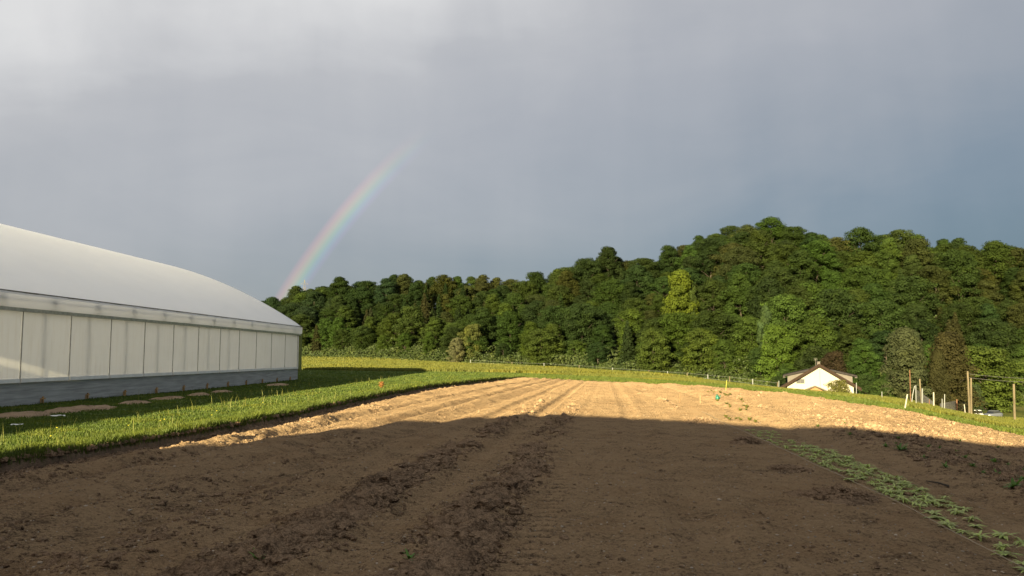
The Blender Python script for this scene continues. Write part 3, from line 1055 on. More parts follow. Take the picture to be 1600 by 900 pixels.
# side screens, one per bay, with hem strip and separating posts
k = 0
M_inner = simple('inner post', (0.10, 0.10, 0.095), 0.6, 0.2, 4)
while True:
    y1 = L1 - 0.35 - k * BAY; y0 = y1 - BAY
    if y1 < L0 + 0.4: break
    y0 = max(y0, L0 + 0.05)
    ny, nz_ = 14, 8
    a_, b2 = np.meshgrid(np.linspace(y0 + 0.05, y1 - 0.05, ny), np.linspace(PL - 0.005, TOP, nz_))
    sag = 0.022 * np.sin((a_ - y0) / BAY * np.pi) * np.sin((b2 - PL) / (TOP - PL) * np.pi) + 0.008 * np.sin(a_ * 7 + b2 * 2 + k) + 0.006 * np.sin(b2 * 9 + k * 2)
    q0 = (np.arange(nz_ - 1)[:, None] * ny + np.arange(ny - 1)[None, :])
    pm = link('side_screen', mesh_np('side_screen', np.stack([0.03 + sag.ravel(), a_.ravel(), b2.ravel()], -1), np.stack([q0, q0 + 1, q0 + ny + 1, q0 + ny], -1).reshape(-1, 4), M_screen, True), gh)
    h_ = MB(); h_.box((0.045, y0 + 0.05, PL - 0.01), (0.085, y1 - 0.05, PL + 0.13)); h_.build('hem', M_hem, pm)
    p_ = MB(); p_.bar((0.05, y1, PL - 0.08), (0.05, y1, TOP + 0.02), 0.028, 0.035); p_.build('screen_post', M_spost, gh)
    if y0 > 10 and y1 < 50:
        p_ = MB(); p_.bar((-0.05, y0 + 1.35, PL), (-0.05, y0 + 1.35, TOP), 0.055, 0.06); p_.build('inner_post', M_inner, gh)
    yb = y0 + 1.42
    br = MB()
    br.bar((0.045, yb, -0.05), (0.045, yb, 0.30), 0.05, 0.045)
    br.box((0.02, yb - 0.13, 0.20), (0.068, yb + 0.13, 0.235))
    br.box((0.02, yb - 0.13, 0.02), (0.05, yb - 0.10, 0.20)); 
    br.build('anchor_peg', M_timber, gh)
    k += 1
mb = MB(); mb.box((-0.02, L1 - 0.30, PL - 0.02), (0.10, L1 - 0.22, TOP + 0.02)); mb.build('corner_post', M_hem, gh)
mb = MB(); mb.box((0.0, L1 + 0.05, PL - 0.25), (0.14, L1 + 0.50, TOP + 0.15)); mb.build('end_door_leaf', M_greenpost, gh)

# ------------------------------------------------------------------ barn behind the viewpoint (casts the shade over the near field)
M_board = simple('brown barn boards', (0.20, 0.14, 0.09), 0.8, 0.3, 3, 0.2, 0.01, stretch=(6, 1, 0.3))
M_sheet = simple('grey sheet roof', (0.22, 0.22, 0.22), 0.6, 0.15, 4, 0.4)
barn = empty('barn', (0, -8, -1.7), 0, 'large brown boarded barn whose lopsided roof shades the near half of the field', 'barn')
prof = [(-18.6, 0), (-18.6, 5.5), (-17.2, 6.55), (-15.9, 7.55), (-14.4, 8.35), (-12.8, 8.70), (-11.2, 8.50), (-7.2, 7.85), (-3.2, 7.15), (0.0, 6.62), (12.0, 5.3), (12.0, 0)]
prof = [(a, b_ * 0.904) for a, b_ in prof]
mb = MB(); mb.poly(prof, -22, 0); mb.build('wall', M_board, barn)
mb = MB()
for (a, b_) in zip(prof[1:-2], prof[2:-1]):
    base = mb.n
    mb.add([(a[0], 0.3, a[1] + 0.02), (b_[0], 0.3, b_[1] + 0.02), (b_[0], -22.3, b_[1] + 0.02), (a[0], -22.3, a[1] + 0.02),
            (a[0], 0.3, a[1] + 0.10), (b_[0], 0.3, b_[1] + 0.10), (b_[0], -22.3, b_[1] + 0.10), (a[0], -22.3, a[1] + 0.10)],
           [(0, 3, 2, 1), (4, 5, 6, 7), (0, 1, 5, 4), (2, 3, 7, 6)])
mb.build('roof', M_sheet, barn)
dr = MB(); dr.box((-9, 0.01, 0), (-5, 0.09, 3.6)); dro = dr.build('door', M_dsteel, barn)
dh = MB(); dh.box((-6.9, 0.1, 1.2), (-6.8, 0.16, 1.6)); dh.build('handle', M_steel, dro)

# ------------------------------------------------------------------ trees


def leaf_quads(P, Nn, size, r, asp=0.75):
    n = len(P)
    a = np.cross(Nn, r.normal(0, 1, (n, 3))); a /= np.linalg.norm(a, axis=1)[:, None] + 1e-9
    b_ = np.cross(Nn, a)
    s_ = size * r.uniform(0.6, 1.35, n)[:, None]
    a = a * s_ * 0.5; b_ = b_ * s_ * 0.5 * asp
    V = np.stack([P - a, P - b_ + Nn * s_ * 0.12, P + a, P + b_], 1).reshape(-1, 3)
    Q = (np.arange(n) * 4)[:, None] + np.arange(4)[None]
    return V, Q


def crown_pts(seed, H, Wd, low=0.12, n_cl=70, per=110, kind='round'):
    """returns leaf centres and normals of a broadleaf crown"""
    r = np.random.default_rng(seed)
    P = []; Nn = []
    ph = r.uniform(0, 6.28, 4)
    for i in range(n_cl):
        f = (i + r.uniform(0, 1)) / n_cl
        zf = low + (1 - low) * (f ** 0.9)
        an = i * 2.39996 + r.normal(0, 0.35)
        tz = (zf - low) / (1 - low)
        if kind == 'round': env = math.sqrt(max(0.02, 1 - abs(2 * tz - 0.85) ** 2.2 / 1.5)) if tz < 0.97 else 0.25
        elif kind == 'tall': env = math.sin(math.pi * min(0.97, tz * 0.85 + 0.13)) ** 0.7 * 0.9
        elif kind == 'cone': env = (1 - tz) ** 0.65 * min(1, 0.55 + tz * 2.5)
        elif kind == 'spread': env = (1 - (1 - tz) ** 3) * (1 - max(0, tz - 0.75) * 3.2) if tz < 0.98 else 0.2
        else: env = math.sin(math.pi * min(0.98, tz * 0.72 + 0.25)) ** 0.55
        env *= 1 + 0.22 * math.sin(3 * an + ph[0]) + 0.14 * math.sin(5 * an + ph[1] + 4 * tz)
        rr = Wd / 2 * max(env, 0.12) * r.uniform(0.42, 1.0)
        cr = Wd * r.uniform(0.08, 0.19)
        c = np.array([rr * math.cos(an), rr * math.sin(an), zf * H - cr * 0.5])
        m = int(per * (cr / (Wd * 0.145)) ** 2)
        dd = r.normal(0, 1, (m, 3)); dd[:, 2] = dd[:, 2] * 0.9 + 0.35; dd /= np.linalg.norm(dd, axis=1)[:, None]
        shell = r.uniform(0.55, 1.05, m)[:, None]
        q = c + dd * shell * cr * np.array([1.25, 1.25, 0.55])
        P.append(q)
        no = dd + np.array([0, 0, 0.35]) + r.normal(0, 0.26, (m, 3)); Nn.append(no / np.linalg.norm(no, axis=1)[:, None])
    return np.concatenate(P), np.concatenate(Nn)


def conifer_pts(seed, H, Wd, tiers=20, per=330):
    r = np.random.default_rng(seed)
    P = []; Nn = []
    for i in range(tiers):
        f = i / tiers
        z0 = H * (0.08 + 0.92 * f); rad_ = Wd / 2 * (1 - f) ** 0.85 + 0.15
        nbr = max(5, int(11 * (1 - f) + 4))
        for k in range(nbr):
            an = k * 2 * math.pi / nbr + r.uniform(-0.3, 0.3) + i
            L = rad_ * r.uniform(0.7, 1.1)
            m = max(6, int(per * L / (Wd / 2) / nbr))
            s_ = r.uniform(0.1, 1, m) ** 0.7 * L
            P.append(np.stack([np.cos(an) * s_ + r.normal(0, 0.16 * L, m) * -np.sin(an), np.sin(an) * s_ + r.normal(0, 0.16 * L, m) * np.cos(an),
                               z0 - 0.30 * s_ + r.normal(0, 0.14, m) + 0.05 * s_ ** 1.5], -1))
            no = np.stack([np.cos(an) * np.full(m, 0.6), np.sin(an) * np.full(m, 0.6), np.full(m, 0.7)], -1) + r.normal(0, 0.5, (m, 3))
            Nn.append(no / np.linalg.norm(no, axis=1)[:, None])
    return np.concatenate(P), np.concatenate(Nn)


def trunk_mesh(seed, H, rad0, bark, limbs=7, Wd=8):
    r = np.random.default_rng(seed)
    mb = MB()
    ax = [(r.normal(0, 0.02) * H * f, r.normal(0, 0.02) * H * f, H * 0.85 * f - 0.8 * (f == 0)) for f in np.linspace(0, 1, 7)]
    mb.tube(ax, list(rad0 * (1 - 0.85 * np.linspace(0, 1, 7))), 7)
    for k in range(limbs):
        f = r.uniform(0.25, 0.75); b0 = Vector((0, 0, H * 0.85 * f)); an = r.uniform(0, 6.28)
        L = Wd * 0.4 * r.uniform(0.6, 1)
        b1 = b0 + Vector((math.cos(an) * L * 0.5, math.sin(an) * L * 0.5, L * 0.45)); b2_ = b1 + Vector((math.cos(an) * L * 0.5, math.sin(an) * L * 0.5, L * 0.35))
        mb.tube([b0, b1, b2_], [rad0 * 0.4, rad0 * 0.25, rad0 * 0.08], 5)
    return mb.mesh('trunk', bark, True)


def make_crown(P, Nn, size, seed, tint=None):
    r = np.random.default_rng(seed)
    V, Q = leaf_quads(P, Nn, size, r)
    # clump-wise paler and darker leaf tone from noise
    t = 0.74 + 0.52 * vnoise(P[:, 0] / 1.6 + seed, P[:, 2] / 1.3 + P[:, 1] / 2.1, seed)
    return mesh_np('crown', V, Q, M_leaf, False, {'tint': np.repeat(t, 4)})


BROAD = []



for k, (H, Wd, kind, low) in enumerate([(16, 11.5, 'round', .10), (17, 10.5, 'tall', .12), (15, 12.5, 'spread', .15), (16, 11, 'oval', .10), (18, 12, 'round', .2), (15, 10.5, 'oval', .06), (17, 12.5, 'round', .12), (19, 10, 'tall', .15)]):
    P, Nn = crown_pts(500 + k, H, Wd, low, 90, 230, kind)
    BROAD.append((make_crown(P, Nn, 0.40, k), trunk_mesh(600 + k, H, 0.30, M_bark, 7, Wd), H, Wd))
CONI = []
for k, (H, Wd) in enumerate([(17, 7.5), (18, 8.0), (16, 7.0)]):
    P, Nn = conifer_pts(700 + k, H, Wd, 24, 560)
    CONI.append((make_crown(P, Nn, 0.52, 40 + k), trunk_mesh(720 + k, H, 0.25, M_bark, 0), H, Wd))


def place_tree(name, cr, tr, x, y, z, sc, rz, color, label, cat, group=None, sz=None):
    root = empty(name, (x, y, z), rz, label, cat, group)
    root.scale = (sc, sc, sz or sc)
    c = link('crown', cr, root); c.color = (*color, 1)
    t = link('trunk', tr, root)
    return root


GREENS = {'dark green': (0.027, 0.041, 0.013), 'mid green': (0.037, 0.054, 0.014), 'bright green': (0.050, 0.074, 0.016), 'olive green': (0.045, 0.050, 0.016),
          'brownish': (0.038, 0.037, 0.016), 'blue green': (0.028, 0.043, 0.018)}
tr_rng = np.random.default_rng(2024)


def ripx(u):
    return np.interp(u, RID_U, RID_Y)


GROUPN = 'trees of the wooded hill'
count = 0
sectors = [(350, 620, 'past the greenhouse end'), (620, 800, 'left of mid hill'), (800, 960, 'at mid hill'), (960, 1120, 'on the hill shoulder'), (1120, 1310, 'under the highest summit'), (1310, 1480, 'right of the summit dip'), (1480, 1800, 'at the right end of the hill')]
rowsN = 11
for row in range(rowsN):
    f = row / (rowsN - 1.6)
    u = 395.0 + tr_rng.uniform(0, 20)
    while u < 1690:
        t = (u - 800) / 1255
        db = float(np.interp(t, TC, KD[:, 6])); drr = float(np.interp(t, TC, KD[:, 7]))
        D = db + 2 + (drr - db) * f + tr_rng.normal(0, 2.2)
        step = (9.0 if row < 2 else (9.6 if row < 9 else 6.6)) * tr_rng.uniform(0.8, 1.2) / D * 1255
        x = t * D + tr_rng.normal(0, 1.0)
        uu_ = 800 + x / D * 1255
        z = hz(x, D)
        sector = next((s_ for a, b_, s_ in sectors if a <= uu_ < b_), sectors[0][2] if uu_ < 600 else sectors[-1][2])
        # conifers gather on the left slope, the right end and along the ridge
        pc = 0.10 + 0.35 * (560 < uu_ < 800) * (row in (3, 4, 5, 6, 7)) + 0.15 * (uu_ > 1450) * (row > 7)
        place = 'at the wood foot' if row == 0 else ('on the skyline' if row >= rowsN - 2 else ('low on the slope' if row < 4 else 'high on the slope'))
        nz = float(fbm(np.array([x / 26]), np.array([D / 26]), 2, 900)[0])
        if tr_rng.uniform() < pc:
            cr, tk, H, Wd = CONI[tr_rng.integers(len(CONI))]
            sc = tr_rng.uniform(0.72, 0.98) if row < 8 else tr_rng.uniform(0.68, 0.86)
            cn = 'brownish' if (uu_ < 820 or uu_ > 1450) and tr_rng.uniform() < 0.6 else 'dark green'
            kindn, cat, nm = 'conifer', 'conifer', 'conifer_tree'
        else:
            cr, tk, H, Wd = BROAD[tr_rng.integers(len(BROAD))]
            sc = tr_rng.uniform(0.70, 1.18) if row > 0 else tr_rng.uniform(0.50, 0.85)
            if row >= 9: sc = tr_rng.uniform(0.80, 0.93)
            q = tr_rng.uniform() + nz * 1.4
            if row <= 1: cn = 'bright green' if q > 0.55 else ('mid green' if q > 0.25 else 'dark green')
            elif uu_ < 620: cn = 'mid green' if q > 0.75 else ('blue green' if q > 0.25 else 'dark green')
            else: cn = 'bright green' if q > 0.95 else ('mid green' if q > 0.5 else ('olive green' if q > 0.3 else 'dark green'))
            kindn, cat, nm = 'broadleaf tree', 'tree', 'broadleaf_tree'
        base = np.array(GREENS[cn]) * 0.76 * tr_rng.uniform(0.84, 1.18) * np.array([tr_rng.uniform(0.82, 1.04), 1.03, tr_rng.uniform(0.85, 1.15)])
        lab = '%s %s %s %s' % (cn, kindn, place, sector)
        place_tree(nm, cr, tk, x, D, z, sc, tr_rng.uniform(0, 6.28), base, lab, cat, GROUPN, sc * tr_rng.uniform(0.9, 1.1))
        count += 1
        u += step
print('hill trees', count)


# single trees the photograph tells apart: (px centre, top y, width px, distance, kind, colour, label)
def special(px, ytop, wpx, D, proto, color, name, label, cat='tree', crownmesh=None):
    x, _, zt = ray(px, ytop, D)
    z = hz(x, D)
    cr, tk, H, Wd = proto
    sw = (wpx / F * D) / Wd; sh = (zt - z) / H
    root = empty(name, (x, D, z), tr_rng.uniform(0, 6.28), label, cat)
    root.scale = (sw, sw, sh)
    c = link('crown', crownmesh or cr, root); c.color = (*[q * 0.56 for q in color], 1)
    link('trunk', tk, root)
    return root


def fine(seed, H, Wd, kind, size=0.36, n_cl=95, per=170, low=0.05):
    P, Nn = crown_pts(seed, H, Wd, low, n_cl, per, kind)
    return (make_crown(P, Nn, size, seed), trunk_mesh(seed, H, 0.25, M_bark, 6, Wd), H, Wd)


willow = fine(801, 14, 8, 'cone', 0.28, 120, 240)
tallt = fine(811, 14, 8, 'tall')
roundt = fine(802, 12, 9, 'round')
brownc = fine(803, 15, 8, 'cone', 0.30, 130, 200)
special(1412, 510, 82, 124, willow, (0.088, 0.105, 0.050), 'willow_tree', 'grey green tall narrow tree right of the house, behind the leaning stakes')
special(1428, 516, 46, 132, willow, (0.070, 0.090, 0.042), 'willow_tree', 'duller grey green tree squeezed between the willow and the brown conifer')
special(1480, 517, 86, 128, brownc, (0.066, 0.062, 0.025), 'conifer_tree', 'brownish ragged conifer behind the wooden fence posts', 'conifer')
special(1464, 545, 40, 122, brownc, (0.060, 0.060, 0.024), 'conifer_tree', 'smaller olive conifer leaning against the brown one behind the posts', 'conifer')
special(1535, 540, 100, 176, roundt, (0.088, 0.125, 0.026), 'broadleaf_tree', 'rounded light green tree right of the brown conifer under the power lines')
special(1516, 600, 40, 166, roundt, (0.075, 0.105, 0.045), 'bush', 'grey green bush at the foot of the light green tree beside the tall post', 'bush')
special(1380, 592, 44, 126, roundt, (0.070, 0.115, 0.030), 'bush', 'green bush between the house and the grey green willow', 'bush')
special(1310, 592, 44, 128, fine(805, 5, 5, 'oval', 0.18, 60, 140, 0.1), (0.16, 0.16, 0.045), 'bush', 'yellowish flowering bush in front of the right half of the house gable', 'bush')
special(1352, 585, 40, 150, roundt, (0.045, 0.075, 0.022), 'bush', 'dark green bush behind the right eave of the house', 'bush')
special(1219, 588, 40, 152, roundt, (0.040, 0.065, 0.020), 'bush', 'dark green bush behind the left eave of the house', 'bush')
special(1302, 548, 44, 168, roundt, (0.050, 0.038, 0.022), 'broadleaf_tree', 'reddish brown leaved tree right behind the roof ridge of the house')
special(1196, 476, 26, 214, tallt, (0.080, 0.130, 0.055), 'broadleaf_tree', 'slender pale green tree rising above the wood left of the house')
special(1262, 440, 62, 226, tallt, (0.062, 0.105, 0.024), 'broadleaf_tree', 'tall lush green tree standing in front of the slope above the house')
special(1062, 420, 56, 262, tallt, (0.115, 0.155, 0.022), 'broadleaf_tree', 'tall yellow green tree on the shoulder of the hill')
special(1095, 512, 60, 226, roundt, (0.082, 0.118, 0.024), 'broadleaf_tree', 'round bright green tree at the wood foot above the yellow field stake')
special(1020, 512, 50, 232, roundt, (0.074, 0.108, 0.024), 'broadleaf_tree', 'bright green tree at the wood foot left of the round one')
special(845, 513, 50, 268, roundt, (0.072, 0.105, 0.024), 'broadleaf_tree', 'bright green tree at the wood foot above the field centre')
special(738, 506, 36, 290, roundt, (0.125, 0.145, 0.045), 'broadleaf_tree', 'pale yellow flowering tree at the wood foot, left of the field centre')
special(714, 527, 24, 286, roundt, (0.17, 0.175, 0.09), 'broadleaf_tree', 'cream blossoming small tree just left of the pale yellow one')
special(1212, 506, 56, 206, roundt, (0.092, 0.150, 0.026), 'broadleaf_tree', 'yellow green tree low in the wood just left of the house')
special(1145, 372, 40, 318, roundt, (0.072, 0.115, 0.026), 'broadleaf_tree', 'light green tree just left below the summit of the hill')
special(1112, 392, 22, 300, roundt, (0.11, 0.062, 0.03), 'broadleaf_tree', 'small reddish tree high on the shoulder of the hill')
special(1080, 440, 18, 262, roundt, (0.075, 0.11, 0.03), 'broadleaf_tree', 'small green tree beside the tall yellow green tree on the shoulder')


# bare dead trees and pale trunks showing in the wood
def dead_tree(px, ytop, ybot, D, label, spread=0.5, seed=1):
    x, _, zt = ray(px, ytop, D)
    zb = ray(px, ybot, D)[2]
    gz = hz(x, D)
    H = zt - gz
    r = random.Random(seed)
    root = empty('dead_tree', (x, D, gz), 0, label, 'dead tree')
    mb = MB(); mb.tube([(0, 0, -0.5), (0.2, 0, H * 0.5), (0.1, 0, H)], [0.24, 0.17, 0.05], 6); mb.build('trunk', M_palebark, root)
    mb = MB()
    for k in range(16):
        f = r.uniform(0.45, 0.95); a = r.uniform(0, 6.28); L = spread * H * (1.1 - f) * r.uniform(0.6, 1.2)
        b0 = (0.15, 0, H * f); b1 = (0.15 + math.cos(a) * L, math.sin(a) * L * 0.7, H * f + L * r.uniform(0.5, 1.1))
        mb.tube([b0, b1], [0.07, 0.02], 4)
    mb.build('branch', M_palebark, root)


dead_tree(614, 508, 540, 322, 'bare reddish grey dead tree at the wood foot right of the greenhouse', 0.6, 3)
#dead_tree(618, 546, 556, 292, 'short pale bare stem below the reddish dead tree', 0.2, 4)
#dead_tree(974, 446, 468, 290, 'pale bare treetop in the middle of the wooded slope', 0.35, 5)
dead_tree(1116, 503, 522, 240, 'thin pale bare stem beside the round bright tree at the wood foot', 0.15, 6)

# undergrowth filling the foot of the wood
N = 60000
u_ = tr_rng.uniform(400, 1700, N); t_ = (u_ - 800) / 1255
db = np.interp(t_, TC, KD[:, 6]); D_ = db - 7 + tr_rng.uniform(0, 1, N) ** 0.8 * 16
x_ = t_ * D_
top = (0.6 + 3.6 * vnoise(x_ / 4.5, D_ / 6, 700) + 1.2 * vnoise(x_ / 1.5, D_ / 2, 701)) * sstep(D_ - db, -8, -2)
z_ = height(x_, D_) + top * tr_rng.uniform(0, 1, N) ** 0.6
N2 = 110000
u2 = tr_rng.uniform(400, 1700, N2); t2 = (u2 - 800) / 1255; d2 = np.interp(t2, TC, KD[:, 6]) + tr_rng.uniform(0, 1, N2) * 125
x2 = t2 * d2; z2 = height(x2, d2) + tr_rng.uniform(0, 1, N2) * (1.5 + 6.5 * vnoise(x2 / 5, d2 / 5, 705))
x_ = np.concatenate([x_, x2]); D_ = np.concatenate([D_, d2]); z_ = np.concatenate([z_, z2]); N = N + N2
P = np.stack([x_, D_, z_], -1); Nn = tr_rng.normal(0, 0.5, (N, 3)) + np.array([0, -0.6, 0.7]); Nn /= np.linalg.norm(Nn, axis=1)[:, None]
V, Q = leaf_quads(P, Nn, 0.62, tr_rng)
ug = link('undergrowth', mesh_np('undergrowth', V, Q, leafy('undergrowth leaves', (0.036, 0.054, 0.014), 0.25, 0.5, hue_noise=0.2), False))
tag(ug, 'green shrubby undergrowth along the foot of the wooded hill', 'undergrowth', kind='stuff')

# ------------------------------------------------------------------ pylon behind the ridge
D = 620.0
x, _, zt = ray(476, 437, D); zb = hz(x, D); H = zt - zb
pyl = empty('power_pylon', (x, D, zb), 0.3, 'small grey lattice power pylon peeping over the ridge beside the rainbow foot', 'pylon')
mb = MB()
lev = [(0, 3.2), (0.3, 2.3), (0.55, 1.5), (0.75, 0.95), (0.9, 0.6), (1.0, 0.15)]
for (f0, w0), (f1, w1) in zip(lev[:-1], lev[1:]):
    for sx in (-1, 1):
        for sy in (-1, 1):
            mb.bar((sx * w0, sy * w0, H * f0), (sx * w1, sy * w1, H * f1), 0.22)
        mb.bar((-w0, sx * w0, H * f0), (w1, sx * w1, H * f1), 0.14); mb.bar((w0, sx * w0, H * f0), (-w1, sx * w1, H * f1), 0.14)
mb.build('tower', M_dsteel, pyl)
mb = MB()
for f in (0.84, 0.93):
    L = 4.2 if f < 0.9 else 3.0
    mb.bar((-L, 0, H * f), (L, 0, H * f), 0.2); mb.bar((-L, 0, H * f), (0, 0, H * (f + 0.035)), 0.12); mb.bar((L, 0, H * f), (0, 0, H * (f + 0.035)), 0.12)
mb.build('cross_arm', M_dsteel, pyl)

# ------------------------------------------------------------------ house
M_render = simple('cream render', (0.36, 0.335, 0.27), 0.9, 0.05, 2, 0.2)
M_tile = simple('dark brown roof tiles', (0.032, 0.029, 0.029), 0.9, 0.3, 5, 0.03, 0.02)
M_barge = simple('brown barge board', (0.032, 0.022, 0.017), 0.9, 0.2, 4, 0.03)
M_grey = simple('grey cladding', (0.105, 0.095, 0.085), 0.8, 0.12, 3)
M_white = simple('white paint', (0.80, 0.79, 0.75), 0.5, 0.05, 3)
M_glass, T = new_mat('window glass')
finish(T, bsdf(T, (0.035, 0.038, 0.040), 0.25, 0.25))
HD = 139.0
hx, _, hr = ray(1280, 568.5, HD)
hg = -8.55
RH = hr - hg                  # ridge height over the ground
house = empty('house', (hx, HD, hg), -R(20), 'cream gabled house with a dark brown roof and side dormers, half hidden by the verge', 'house')
SL = 0.625; EX = 6.55; WX = 5.35; DP = 11.0
mb = MB()
mb.poly([(-WX, -0.5), (WX, -0.5), (WX, RH - 0.22 - WX * SL), (0, RH - 0.22), (-WX, RH - 0.22 - WX * SL)], 0, DP)
wall = mb.build('wall', M_render, house)
for sgn in (-1, 1):
    mb = MB()
    a = (0, RH); b_ = (sgn * EX, RH - EX * SL)
    th = 0.2
    pr = [(a[0], a[1]), (b_[0], b_[1]), (b_[0], b_[1] - th), (a[0], a[1] - th)]
    if sgn > 0: pr = pr[::-1]
    mb.poly(pr, -0.75, DP + 0.6)
    rf = mb.build('roof', M_tile, house)
    mb = MB()
    mb.poly([(p[0], p[1] + (0.05 if i_ in ((0, 1) if sgn < 0 else (2, 3)) else -0.30)) for i_, p in enumerate(pr)], -0.81, -0.752)
    mb.build('barge_board', M_barge, rf)
    # purlin ends under the verge
    mb = MB()
    for fx_ in (0.06, 0.40, 0.72):
        xx_ = sgn * EX * fx_; mb.box((xx_ - 0.11, -0.7, RH - abs(xx_) * SL - 0.48), (xx_ + 0.11, 0.02, RH - abs(xx_) * SL - 0.26))
    mb.build('purlin', M_barge, rf)
    # dormer: cheek triangle, outer wall, low-pitched roof
    mb = MB()
    x0, x1 = sgn * 2.4, sgn * 5.25
    zt0, zt1 = RH - 2.4 * SL + 0.02, RH - 2.15
    pr = [(x0, zt0 - 0.02), (x1, zt1), (x1, RH - 5.25 * SL - 0.1)]
    mb.poly(pr if sgn > 0 else pr[::-1], 0.5, 8.5)
    dm = mb.build('dormer', M_grey, house)
    mb = MB()
    x0, x1 = sgn * 1.75, sgn * 6.0
    k_ = (zt1 - zt0) / (5.25 - 2.4)
    zA = zt0 + 0.06 - k_ * (2.4 - 1.75); zB = zt0 + 0.06 + k_ * (6.0 - 2.4)
    pr = [(x0, zA + 0.02), (x1, zB), (x1, zB + 0.30), (x0, zA + 0.34)]
    mb.poly(pr if sgn > 0 else pr[::-1], 0.1, 9.0)
    mb.build('dormer_roof', M_tile, dm)
    mb = MB(); mb.box((min(x1, x1 - sgn * 0.4), 0.2, zB - 0.12), (max(x1, x1 - sgn * 0.4), 8.9, zB - 0.01)); mb.build('soffit', M_grey, dm)
    mb = MB(); mb.box((sgn * 5.25 + (0.002 if sgn > 0 else -0.05), 2.0, zt1 - 1.0), (sgn * 5.25 + (0.05 if sgn > 0 else -0.002), 6.5, zt1 - 0.25)); mb.build('window', M_glass, dm)


def window(xc, zc, w, h, parent):
    f = MB()
    t = 0.07
    f.box((xc - w / 2, -0.04, zc - h / 2), (xc + w / 2, 0.0, zc - h / 2 + t)); f.box((xc - w / 2, -0.04, zc + h / 2 - t), (xc + w / 2, 0.0, zc + h / 2))
    for xx_ in (xc - w / 2, xc - t / 2, xc + w / 2 - t): f.box((xx_, -0.04, zc - h / 2 + t), (xx_ + t, 0.0, zc + h / 2 - t))
    o = f.build('window', M_grey, parent)
    g_ = MB(); g_.box((xc - w / 2 + t, -0.02, zc - h / 2 + t), (xc - t / 2, -0.004, zc + h / 2 - t)); g_.box((xc + t / 2, -0.02, zc - h / 2 + t), (xc + w / 2 - t, -0.004, zc + h / 2 - t)); g_.build('pane', M_glass, o)


wz = ray(1249, 596, HD)[2] - hg
window(-3.15, wz, 1.35, 0.80, house)
window(-3.2, 1.5, 1.3, 1.2, house); window(3.0, 1.5, 1.3, 1.2, house)
d_ = MB(); d_.box((-1.1, -0.05, 0), (-0.1, -0.003, 2.05)); do = d_.build('door', M_barge, house); k_ = MB(); k_.box((-0.25, -0.10, 1.0), (-0.2, -0.052, 1.1)); k_.build('handle', M_steel, do)
# porch roof
pz = ray(1273, 602.5, HD)[2] - hg
for sgn in (-1, 1):
    mb = MB(); xa = -0.8
    pr = [(xa, pz), (xa + sgn * 1.3, pz - 0.50), (xa + sgn * 2.45, pz - 1.05), (xa + sgn * 2.45, pz - 1.15), (xa, pz - 0.12)]
    mb.poly(pr if sgn < 0 else pr[::-1], -2.2, -0.005); mb.build('porch_roof', simple('grey brown porch tiles', (0.10, 0.085, 0.07), 0.8, 0.2, 5), house)
mb = MB()
for xx_ in (-3.0, 1.4): mb.bar((xx_, -2.05, -0.3), (xx_, -2.05, pz - 1.1), 0.12)
mb.build('porch_post', M_barge, house)
mb = MB(); mb.poly([(-2.6, pz - 1.10), (1.0, pz - 1.10), (-0.8, pz - 0.2)], -2.12, -2.06); mb.build('porch_gable', simple('orange brown boards', (0.22, 0.12, 0.05), 0.8, 0.2, 4), house)
mb = MB(); mb.bar((0.05, -0.03, 0), (0.05, -0.03, RH - 0.5), 0.045); mb.build('downpipe', M_grey, house)
mb = MB(); mb.box((-0.3, 3.0, RH - 0.4), (0.2, 3.5, RH + 0.32)); mb.box((-0.36, 2.94, RH + 0.30), (0.26, 3.56, RH + 0.38)); mb.build('chimney', M_grey, house)
mb = MB(); mb.bar((-0.55, 0.8, RH - 0.5), (-0.55, 0.8, RH + 0.85), 0.045)
for q in range(3): mb.bar((-0.85, 0.8, RH + 0.65 + 0.15 * q), (-0.25, 0.8, RH + 0.65 + 0.15 * q), 0.03)
mb.build('antenna', M_dsteel, house)

# ------------------------------------------------------------------ fence posts, stakes, netting right of the house
M_post = simple('weathered grey wood', (0.12, 0.098, 0.062), 0.9, 0.35, 7, 0.2, 0.01, stretch=(1, 1, 0.2))
M_red = simple('reddish wood', (0.15, 0.075, 0.042), 0.85, 0.3, 6, stretch=(1, 1, 0.3))
M_galv = simple('pale galvanised stake', (0.16, 0.17, 0.17), 0.5, 0.12, 5, 0.5)
M_wstake = simple('white painted stake', (0.32, 0.30, 0.25), 0.7, 0.08, 5)
POSTS = {}


def post(px, ytop, ybase, wpx, mat, name, label, cat, parent=None, pxtop=None, D=None, round_=True, group=None):
    x, y, z = at(px, ybase) if D is None else (*ray(px, ybase, D)[:2], 0)
    if D is not None: z = hz(x, y)
    xt, _, zt = ray(pxtop if pxtop is not None else px, ytop, y)
    w = max(wpx * 0.8 / F * y, 0.02)
    mb = MB()
    if round_: mb.tube([(0, 0, -0.3), ((xt - x) * 0.5, 0, (zt - z) * 0.5), (xt - x, 0, zt - z)], [w / 2, w / 2 * 0.96, w / 2 * 0.92], 8); mb.tube([(xt - x, 0, zt - z - 0.001), (xt - x, 0, zt - z + 0.01)], [w / 2 * 0.92, 0.003], 8)
    else: mb.bar((0, 0, -0.2), (xt - x, 0, zt - z), w, w * 0.5)
    o = mb.build(name, mat, parent, (x, y, z) if parent is None else (x - parent.location.x, y - parent.location.y, z - parent.location.z), smooth=False)
    if parent is None: tag(o, label, cat, group)
    return (x, y, z, xt, zt)


